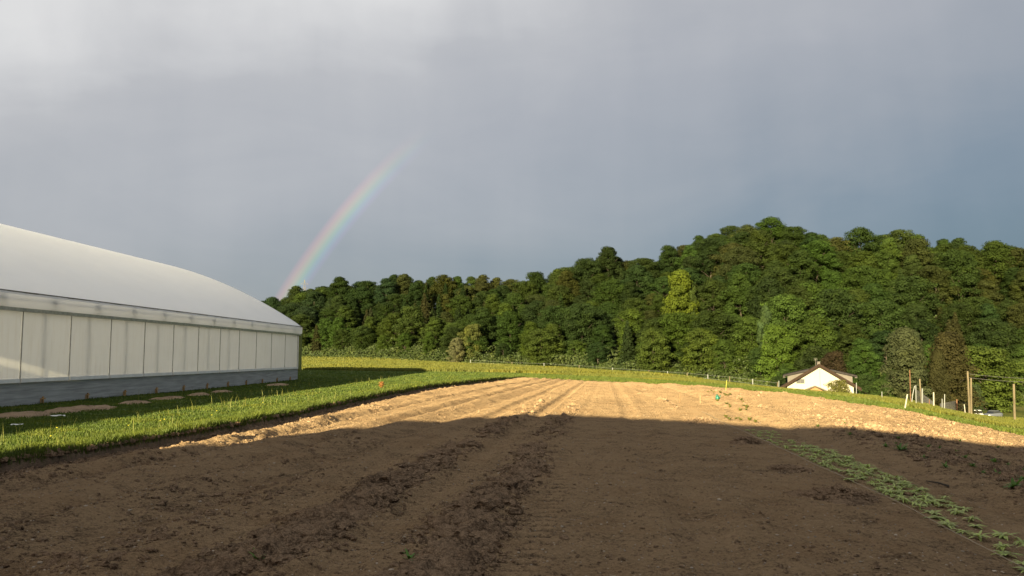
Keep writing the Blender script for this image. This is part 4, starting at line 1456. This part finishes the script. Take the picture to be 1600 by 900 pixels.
GP = 'old posts and stakes right of the house'
x0, y0, z0 = at(1437, 633)
fence = empty('netting_fence', (x0, y0, z0), 0, 'grey wire netting strung on tall weathered wooden posts right of the house', 'fence')
pA = post(1440, 592, 633, 3.0, M_post, 'post', '', '', fence, pxtop=1437)
pB = post(1463, 592, 637, 2.4, M_post, 'post', '', '', fence, pxtop=1461)
pC = post(1514.0, 591, 646, 2.6, M_post, 'post', '', '', fence, pxtop=1513.0, D=45)
pD = post(1517.6, 591, 648, 3.4, M_post, 'post', '', '', fence, pxtop=1517.2, D=43)
pE = post(1495, 624, 645, 2.6, M_red, 'post', '', '', fence)
pG = post(1431, 602, 626, 1.6, M_galv, 'stake', '', '', fence, pxtop=1431, D=42)
net = MB()


def netting(a, b_, h, cell=0.3, th=0.003):
    a = Vector(a[:3]) - fence.location; b2_ = Vector(b_[:3]) - fence.location
    L = (b2_ - a).length; n = int(L / cell)
    up = Vector((0, 0, 1))
    for i in range(n + 1):
        p = a.lerp(b2_, i / max(n, 1)); net.bar(p, p + up * h, th)
    for j in range(int(h / cell) + 1):
        net.bar(a + up * (j * cell), b2_ + up * (j * cell), th)


netting(pG, pA, 0.85); netting(pA, pB, 0.80); netting(pB, pE, 0.75); netting(pE, pC, 0.7)
net.build('netting', simple('dull netting wire', (0.05, 0.05, 0.05), 0.9, 0.1, 4), fence)
post(1412, 616, 639, 2.2, M_wstake, 'leaning_stake', 'bright white stake leaning right at the left end of the old posts', 'stake', pxtop=1417.8, round_=False, group=GP)
post(1423, 603, 631, 1.5, M_galv, 'leaning_stake', 'pale metal stake leaning right against the upright one', 'stake', pxtop=1429, group=GP)
post(1422.5, 578, 619, 1.6, M_red, 'thin_pole', 'thin reddish brown pole taller than the stakes around it', 'pole', pxtop=1421.5, D=52, group=GP)
post(1440.6, 607, 634, 2.2, M_galv, 'grey_stake', 'broad grey stake leaning on the leftmost tall wooden post', 'stake', pxtop=1441, round_=False, group=GP)
post(1452, 624, 635, 1.4, M_red, 'short_stake', 'short red brown stake between the two leftmost tall wooden posts', 'stake', group=GP)
post(1459, 613, 637, 2.0, M_wstake, 'white_stake', 'white upright stake touching the second tall wooden post', 'stake', pxtop=1458.6, round_=False, group=GP)
post(1472, 623, 640, 1.4, M_galv, 'thin_stake', 'shorter of the two thin pale stakes right of the second tall post', 'stake', group=GP)
post(1475.6, 616, 641, 1.7, M_galv, 'thin_stake', 'taller of the two thin pale stakes right of the second tall post', 'stake', pxtop=1476, group=GP)
post(1508.5, 632, 645, 1.6, M_wstake, 'leaning_stake', 'short white stake leaning left beside the tall double post', 'stake', pxtop=1506.5, D=44, group=GP)
pF = post(1585.5, 600, 659, 4.2, M_post, 'wooden_post', 'thick weathered wooden post standing alone at the right picture edge', 'post', pxtop=1584, group=GP)

# power line: two wires from a slim pole out of the picture to the double post area
wires = MB()
pole_x, pole_y, pole_z = 78.0, 98.0, hz(78.0, 98.0)
pa = Vector(ray(1512, 584, 90.0)); pb = Vector(ray(1700, 589, 96.0))
for dz in (0.0, -0.42):
    pts = []
    for i in range(13):
        f = i / 12; p = pa.lerp(pb, f); p.z += dz - 0.35 * 4 * f * (1 - f); pts.append(p)
    wires.tube(pts, [0.013] * 13, 4)
pol = empty('power_line', (pa.x, pa.y, hz(pa.x, pa.y)), 0, 'two thin overhead wires crossing in front of the light green tree', 'power line')
o = wires.build('wire', simple('pale wire', (0.16, 0.16, 0.15), 0.5, 0.1, 3), pol); o.location = -pol.location
for p in (pa, pb):
    mb = MB(); zg = hz(p.x, p.y); mb.tube([(p.x, p.y, zg - 0.5), (p.x, p.y, p.z + 0.3)], [0.13, 0.09], 8)
    o = mb.build('pole', M_post, pol); o.location = -pol.location

# field fence on the far verge: thin posts with two strands
fpx = [(735, 562, 573), (800, 566, 577), (850, 568, 579), (905, 572, 583), (957, 575, 585), (1014, 578, 587), (1043, 580, 589), (1074, 582, 590), (1106, 585, 594), (1140, 588, 596), (1176, 592, 600), (1215, 597, 604)]
p0 = None
ff = None
tops = []
for i, (px, yt, yb) in enumerate(fpx):
    D = float(np.interp(px, [735, 800, 1000, 1200, 1260], [140, 128, 98, 76, 70]))
    xg, yg, _ = ray(px, yb, D); zg = hz(xg, yg); zt = ray(px, yt, D)[2]
    zt = max(zt, zg + 0.75)
    if ff is None: ff = empty('field_fence', (xg, yg, zg), 0, 'thin wire fence with pale posts behind the verge at the wood foot', 'fence')
    mb = MB(); mb.bar((0, 0, -0.3), (0.0, 0, zt - zg), 0.085)
    mb.build('post', M_post if i % 2 else M_galv, ff, (xg - ff.location.x, yg - ff.location.y, zg - ff.location.z))
    tops.append(Vector((xg, yg, zt)))
mb = MB()
for a, b_ in zip(tops[:-1], tops[1:]):
    for dz in (-0.08, -0.45): mb.bar(a - ff.location + Vector((0, 0, dz)), b_ - ff.location + Vector((0, 0, dz)), 0.012)
mb.build('wire', M_steel, ff)
for (px, yt, yb, D, lab) in ((1217, 595, 607, 66, 'thin pale post on the verge just left of the house'), (1338, 598, 614, 58, 'short grey post on the verge right of the house eave'), (1378, 612, 622, 52, 'short pale post on the verge below the bush right of the house')):
    post(px, yt, yb, 1.4, M_galv, 'verge_post', lab, 'post', D=D)

# ------------------------------------------------------------------ two parked cars down in the valley
M_tyre = simple('tyre rubber', (0.02, 0.02, 0.02), 0.9, 0.1, 4)
M_rim = simple('alloy rim', (0.45, 0.45, 0.46), 0.3, 0.05, 4, 0.5, 0, 0.8)


def car(px, py, D, paint, rz, label):
    x, _, _ = ray(px, py, D); z = hz(x, D)
    root = empty('parked_car', (x, D, z), rz, label, 'car', 'cars parked in the valley')
    # body: stations along y (length), rounded section
    st = [(-2.1, .55, .35, .62), (-1.95, .80, .30, .78), (-1.2, .87, .25, .92), (-0.55, .88, .25, .98), (0.6, .88, .25, 1.0), (1.5, .87, .27, 1.0), (2.0, .82, .32, .95), (2.12, .70, .40, .85)]
    def loft(st, name, mat, par):
        V = []; Q = []
        for (yy_, w, zl, zh) in st:
            for (a, b2_) in ((-.92, 0), (-1, .3), (-1, .7), (-.9, .95), (-.6, 1), (.6, 1), (.9, .95), (1, .7), (1, .3), (.92, 0)): V.append((a * w, yy_, zl + (zh - zl) * b2_))
        n = 10
        for i in range(len(st) - 1):
            for k in range(n): Q.append((i * n + k, i * n + (k + 1) % n, (i + 1) * n + (k + 1) % n, (i + 1) * n + k))
        mb = MB(); mb.add(V, Q); b0 = 0; e0 = (len(st) - 1) * n
        for k in range(1, n - 1): mb.t.append((0, k, k + 1)); mb.t.append((e0, e0 + k + 1, e0 + k))
        return mb.build(name, mat, par, smooth=True)
    body = loft(st, 'body', paint, root)
    loft([(-0.95, .62, .92, .97), (-0.35, .70, .92, 1.40), (0.0, .70, .92, 1.44), (1.0, .69, .92, 1.43), (1.7, .64, .92, 1.20), (1.95, .60, .92, 1.0)], 'cabin_glass', M_glass, root)
    mb = MB(); mb.box((-.58, -.30, 1.43), (.58, 1.15, 1.475)); mb.build('roof', paint, root)
    for sx in (-1, 1):
        mb = MB(); mb.box((sx * .62 - .13, -2.09, .62), (sx * .62 + .13, -2.0, .74)); mb.build('headlight', M_white, root)
        for yy_ in (-1.3, 1.35):
            mb = MB(); mb.tube([(sx * .72, yy_, .32), (sx * .90, yy_, .32)], [.32, .32], 16); wh = mb.build('wheel', M_tyre, root)
            mb = MB(); mb.bar((sx * .75, yy_, .32), (sx * .915, yy_, .32), .40, .40, 12); mb.build('rim', M_rim, wh)
    return root


m_w, T = new_mat('white car paint'); finish(T, bsdf(T, (0.80, 0.80, 0.78), 0.25, 0.6))
m_g, T = new_mat('grey car paint'); finish(T, bsdf(T, (0.11, 0.12, 0.14), 0.25, 0.6))
car(1528, 650, 152, m_w, -R(28), 'white car parked in the valley just right of the tall double post')
car(1551, 649, 154, m_g, R(-62), 'dark grey car parked right of the white car in the valley')

# ------------------------------------------------------------------ small things on and beside the field


def leaf_strip(mb_v, mb_q, base, an, L, w, rise, droop, r):
    """one lance-shaped leaf of four segments"""
    n = 5; k0 = len(mb_v)
    for i in range(n):
        f = i / (n - 1); dd = L * f
        z = rise * f - droop * f * f
        ww = w * math.sin(math.pi * min(0.98, 0.12 + 0.86 * f)) / 2 + 0.0008
        cx, cy = base[0] + math.cos(an) * dd, base[1] + math.sin(an) * dd
        mb_v.append((cx - math.sin(an) * ww, cy + math.cos(an) * ww, base[2] + z + ww * 0.4)); mb_v.append((cx + math.sin(an) * ww, cy - math.cos(an) * ww, base[2] + z + ww * 0.4))
    for i in range(n - 1): mb_q.append((k0 + 2 * i, k0 + 2 * i + 1, k0 + 2 * i + 3, k0 + 2 * i + 2))


def plant_mesh(name, seed, n, L, w, rise, droop, mat, stems=1):
    r = random.Random(seed); V = []; Q = []
    for s_ in range(stems):
        b0 = (r.uniform(-1, 1) * L * 0.15 * (stems > 1), r.uniform(-1, 1) * L * 0.15 * (stems > 1), 0.0)
        for k in range(n):
            leaf_strip(V, Q, (b0[0], b0[1], r.uniform(0, 0.02)), k * 2.4 + r.uniform(-.4, .4), L * r.uniform(0.6, 1.15), w * r.uniform(0.7, 1.2), rise * r.uniform(0.4, 1.3), droop * r.uniform(0.5, 1.2), r)
    return mesh_np(name, np.array(V), np.array(Q), mat, True)


CROP = [plant_mesh('seedling', 900 + k, 10, 0.15, 0.030, 0.055, 0.06, M_crop, 2) for k in range(6)]
WEED = [plant_mesh('weed', 950 + k, 8, 0.11, 0.035, 0.12, 0.06, M_weed, 2) for k in range(4)]
pr_ = random.Random(5)
n_s = 0
for row_i, c0 in enumerate((4.02, 4.24, 4.46, 4.66)):
    y = 6.6 + 0.1 * row_i
    while y < 19.6:
        near = y < 9.6
        dens = 0.26 if near else 0.185
        y += dens * pr_.uniform(0.8, 1.25) * (1 if y < 15 else 1.3)
        if near and row_i in (1, 3) : continue
        if near and pr_.random() < 0.08: continue
        if y > 16 and pr_.random() < 0.3: continue
        c = c0 + pr_.gauss(0, 0.05); x = float(row_x(c, y))
        if x / y > 0.72: continue
        o = link('seedling', CROP[n_s % 6], None, (x, y, fz(x, y) + 0.012), pr_.uniform(0, 6.28))
        s_ = pr_.uniform(0.5, 0.95) * (1.2 if near else 1) * (0.8 if y > 16 else 1); o.scale = (s_, s_, s_ * pr_.uniform(0.6, 1.6))
        lab = 'limp pale green seedling in the sparse near end of the planted strip' if near else ('limp pale green seedling in the dense middle of the planted strip' if y < 16 else 'small dull seedling at the far end of the planted strip')
        tag(o, lab, 'seedling', 'seedlings in the planted strip right of the twine')
        n_s += 1
print('seedlings', n_s)
WP = [(1320, 663, .8), (1340, 667, .8), (1277, 667, 1.0), (1383, 698, 1.0), (1407, 704, 1.6), (1328, 680, 1.1), (1443, 718, 1.0), (1450, 700, .9), (1495, 708, .9), (1478, 731, 1.0), (1553, 723, 1.2), (1520, 732, .9),
      (1560, 744, 1.1), (1583, 764, 1.8), (1596, 752, 1.3), (1597, 740, 1.2), (1537, 741, .8), (1404, 686, .9), (1560, 700, .8), (1500, 690, .8)] + [(1400 + 13.5 * i, 694 + 3.2 * i + 9 * math.sin(i * 2.3), 0.6 + 0.3 * math.sin(i * 1.7)) for i in range(15)]
for i, (px, py, s_) in enumerate(WP):
    x, y, z = atf(px, py)
    o = link('weed', WEED[i % 4], None, (x, y, z), i); o.scale = (s_ * 0.75,) * 3
    tag(o, 'small green weed on the shaded rough bed right of the planted strip', 'weed', 'weeds on the rough right bed')
for (px, py, s_, lab) in ((641, 876, 1.0, 'lone green weed at the bottom of the picture between rough clod strips'), (402, 878, 1.1, 'lone green weed at the bottom left of the near field')):
    x, y, z = atf(px, py); o = link('weed', WEED[0], None, (x, y, z)); o.scale = (s_ * 0.7,) * 3; tag(o, lab, 'weed')
M_dull = leafy('dull seedling leaves', (0.16, 0.17, 0.05), 0.3, 0.4, hue_noise=5)
DULL = plant_mesh('sprout', 990, 9, 0.16, 0.05, 0.12, 0.06, M_dull, 2)
LP = [(1106, 613), (1111, 611), (1115, 614), (1126, 615), (1132, 616), (1133, 619), (1137, 619), (1141, 617), (1159, 626), (1162, 629), (1165, 635), (1161, 635), (1166, 641), (1168, 637), (1140, 634), (1120, 627), (1135, 632), (1157, 642), (1141, 636),
      (1134, 652), (1139, 656), (1150, 655), (1158, 657), (1172, 657), (1180, 660)]
for i, (px, py) in enumerate(LP):
    x, y, z = atf(px, py)
    o = link('sprout', DULL, None, (x, y, z), i * 1.3); o.scale = (pr_.uniform(0.5, 0.9),) * 3
    tag(o, 'tiny olive sprout on the sunlit pale soil around the green watering can', 'sprout', 'sprouts on the sunlit soil')

# twine
pts = []
for y in np.linspace(5.2, 26, 60):
    c = 3.80 + 0.03 * math.sin(y * 0.8) + 0.012 * math.sin(2.7 * y); x = float(row_x(c, y)); pts.append((x, y, fz(x, y) + 0.03))
zz_ = [p[2] for p in pts]
zz_ = np.convolve(np.pad(zz_, 3, 'edge'), np.ones(7) / 7, 'valid')
pts = [(p[0], p[1], float(z) + 0.012) for p, z in zip(pts, zz_)]
mb = MB(); mb.tube(pts, [0.0026 + 0.00014 * p[1] for p in pts], 5)
tag(mb.build('planting_line', simple('tan twine', (0.30, 0.245, 0.165), 0.8, 0.2, 20)), 'tan twine stretched along the left side of the planted seedling strip', 'twine')

# stick on the bed
xa, ya, za = atf(1447, 753); xb, yb_, zb = atf(1483, 762)
mb = MB(); mb.tube([(xa, ya, za + 0.02), ((xa + xb) / 2, (ya + yb_) / 2 - 0.03, (za + zb) / 2 + 0.035), (xb, yb_, zb + 0.02)], [0.008, 0.012, 0.016], 6)
tag(mb.build('stick', M_bark), 'thin dark stick lying beside the right side of the seedling strip', 'stick')

# watering can: tapered body, handle, spout
x, y, z = atf(1121, 624)
M_teal = simple('teal plastic', (0.01, 0.12, 0.085), 0.4, 0.12, 6, 0.5)
can = empty('watering_can', (x, y, z), 0.3, 'teal green watering can standing on the sunlit soil', 'watering can')
mb = MB(); n = 14
prof_ = [(0.070, 0.0), (0.078, 0.01), (0.075, 0.08), (0.055, 0.13), (0.035, 0.155), (0.03, 0.165)]
mb.tube([(0, 0, h) for _, h in prof_], [r_ for r_, _ in prof_], n); mb.build('body', M_teal, can, smooth=True)
mb = MB(); mb.tube([(0.03, 0, 0.15), (0.02, 0, 0.20), (-0.04, 0, 0.195), (-0.08, 0, 0.13), (-0.07, 0, 0.05)], [0.009] * 5, 6); mb.build('handle', M_teal, can, smooth=True)
mb = MB(); mb.tube([(0.06, 0, 0.03), (0.11, 0, 0.08), (0.145, 0, 0.13), (0.155, 0, 0.135)], [0.02, 0.012, 0.010, 0.024], 8); mb.build('spout', M_teal, can, smooth=True)

# thin marker stakes
M_yel = simple('yellow marker', (0.34, 0.32, 0.06), 0.6, 0.08, 8)
M_or = simple('faded orange marker', (0.26, 0.13, 0.06), 0.6, 0.08, 8)
M_cream = simple('cream marker', (0.34, 0.24, 0.13), 0.6, 0.08, 8)
for (px, pt, yt, yb, w, mt, lab) in ((1133.6, 1135.6, 594, 610, 0.9, M_yel, 'thin yellow stake leaning at the far grass edge of the field'), (1062, 1062, 614, 629, 0.8, M_or, 'thin orange stake in the sunlit soil, left of the cream one'), (1094, 1094, 618, 631, 1.0, M_cream, 'short cream stake in the sunlit soil left of the watering can')):
    x, y, z = atf(px, yb); xt, _, zt = ray(pt, yt, y)
    mb = MB(); mb.tube([(0, 0, -0.1), (xt - x, 0, zt - z)], [w / F * y / 2] * 2, 6); mb.tube([(xt - x, 0, zt - z), (xt - x, 0, zt - z + 0.006)], [w / F * y / 2, 0.001], 6)
    tag(mb.build('marker_stake', mt, None, (x, y, z)), lab, 'stake')
# coral clay lumps beside the can
for i, (px, py) in enumerate(((1105, 620), (1114, 623), (1147, 622), (1151, 624))):
    x, y, z = atf(px, py)
    v, f = lumps(np.array([[0, 0, 0.02]]), np.array([0.035]), ICO2, 0.6, 0.08, 70 + i)
    tag(link('brick_fragment', mesh_np('brick_fragment', v, f, simple('coral brick', (0.55, 0.24, 0.15), 0.85, 0.2, 12)), None, (x, y, z)), 'small coral brick fragment lying beside the teal watering can', 'brick fragment', 'brick fragments near the can')

# dried orange sapling in the lawn
x, y, z = at(596, 609)
sap = empty('dried_sapling', (x, y, z), 0, 'small dried orange brown sapling alone in the lawn near the field edge', 'sapling')
r4 = np.random.default_rng(77); n = 260
dd = r4.normal(0, 1, (n, 3)); dd /= np.linalg.norm(dd, axis=1)[:, None]
P = dd * r4.uniform(0.35, 1, n)[:, None] * np.array([0.16, 0.16, 0.20]) + np.array([0, 0, 0.27])
V, Q = leaf_quads(P, dd, 0.05, r4); link('crown', mesh_np('crown', V, Q, M_orange), sap)
mb = MB(); mb.tube([(0, 0, -0.05), (0.01, 0, 0.2), (0, 0, 0.4)], [0.014, 0.010, 0.004], 6)
for a in range(6): mb.tube([(0, 0, 0.15 + a * 0.03), (0.11 * math.cos(a * 2.2), 0.11 * math.sin(a * 2.2), 0.25 + a * 0.035)], [0.006, 0.003], 4)
mb.build('stem', M_bark, sap)

# small white scraps on the lawn and dandelions
M_scrap = simple('white plastic', (0.62, 0.63, 0.60), 0.6, 0.1, 8)
for i, (px, py, w_, lab) in enumerate(((91, 655, 0.16, 'crumpled white plastic scrap on the lawn in front of the longest dirt mound'), (24, 670, 0.12, 'small white plastic scrap on the lawn near the left picture edge'))):
    x, y, z = at(px, py); r5 = np.random.default_rng(i)
    uu, vv = np.meshgrid(np.linspace(-1, 1, 7), np.linspace(-1, 1, 6)); q0 = (np.arange(5)[:, None] * 7 + np.arange(6)[None, :])
    vz = 0.09 + 0.03 * r5.uniform(0, 1, uu.shape)
    tag(link('plastic_scrap', mesh_np('plastic_scrap', np.stack([uu.ravel() * w_ * 1.2 + r5.normal(0, .01, 42), vv.ravel() * w_ * 0.7 + r5.normal(0, .01, 42), vz.ravel()], -1), np.stack([q0, q0 + 1, q0 + 8, q0 + 7], -1).reshape(-1, 4), M_scrap, True), None, (x, y, z)), lab, 'plastic scrap', 'white scraps on the lawn')
M_dand = simple('yellow petals', (0.80, 0.68, 0.05), 0.6, 0.05, 8)
for i, (px, py) in enumerate(((78, 690), (250, 664), (256, 662), (330, 655), (338, 648), (88, 676), (410, 634), (200, 672))):
    x, y, z = at(px, py); mb = MB(); h_ = 0.11
    base = mb.n; mb.add([(0.01, 0, h_ + 0.014)] + [(0.01 + 0.018 * math.cos(a), 0.018 * math.sin(a), h_ + (0.012 if k % 2 else 0)) for k, a in enumerate(np.linspace(0, 2 * math.pi, 13)[:-1])])
    for k in range(12): mb.t.append((base, base + 1 + k, base + 1 + (k + 1) % 12))
    tag(mb.build('dandelion', M_dand, None, (x, y, z)), 'small yellow dandelion flower in the bright grass along the turf edge', 'flower', 'dandelions along the turf edge')

# ------------------------------------------------------------------ rainbow: a band of the 42 degree cone around an axis set a little off the point opposite the sun
RB = 1500.0
ra, re_ = R(21.5), R(16.0)
axis = Vector((math.sin(ra) * math.cos(re_), math.cos(ra) * math.cos(re_), -math.sin(re_)))
e1 = axis.cross(Vector((0, 0, 1))).normalized(); e2 = e1.cross(axis).normalized()
th0, th1 = R(41.05), R(42.75)
V = []; vt = []; vu = []
na_, nt_ = 120, 8
phs = np.linspace(R(96), R(182), na_)
for i, ph in enumerate(phs):
    for j in range(nt_):
        th = th0 + (th1 - th0) * j / (nt_ - 1)
        p = (axis * math.cos(th) + (e1 * math.cos(ph) + e2 * math.sin(ph)) * math.sin(th)) * RB
        V.append(p[:]); vt.append(j / (nt_ - 1)); vu.append(p[2] / RB)
q0 = (np.arange(na_ - 1)[:, None] * nt_ + np.arange(nt_ - 1)[None, :])
m, T = new_mat('rainbow light')
ac = T.node('ShaderNodeAttribute', attribute_name='across').outputs['Fac']
el = T.node('ShaderNodeAttribute', attribute_name='elev').outputs['Fac']
colr = T.ramp(ac, [(0.0, (0, 0, 0)), (0.14, (0.05, 0.02, 0.12)), (0.30, (0.02, 0.14, 0.20)), (0.45, (0.08, 0.26, 0.08)), (0.60, (0.30, 0.24, 0.04)), (0.75, (0.36, 0.11, 0.04)), (0.88, (0.20, 0.03, 0.04)), (1.0, (0, 0, 0))])
em = T.node('ShaderNodeEmission'); T.link(colr, em.inputs[0])
T.link(T.math('MULTIPLY', T.maprange(el, 0.17, 0.285, 1, 0), 0.10), em.inputs[1])
tp = T.node('ShaderNodeBsdfTransparent'); ad = T.node('ShaderNodeAddShader'); T.link(em.outputs[0], ad.inputs[0]); T.link(tp.outputs[0], ad.inputs[1])
finish(T, ad.outputs[0])
rb = link('rainbow', mesh_np('rainbow', np.array(V), np.stack([q0, q0 + 1, q0 + nt_ + 1, q0 + nt_], -1).reshape(-1, 4), m, True, {'across': vt, 'elev': vu}))
tag(rb, 'faint rainbow arc rising from the wooded ridge into the grey clouds', 'rainbow')
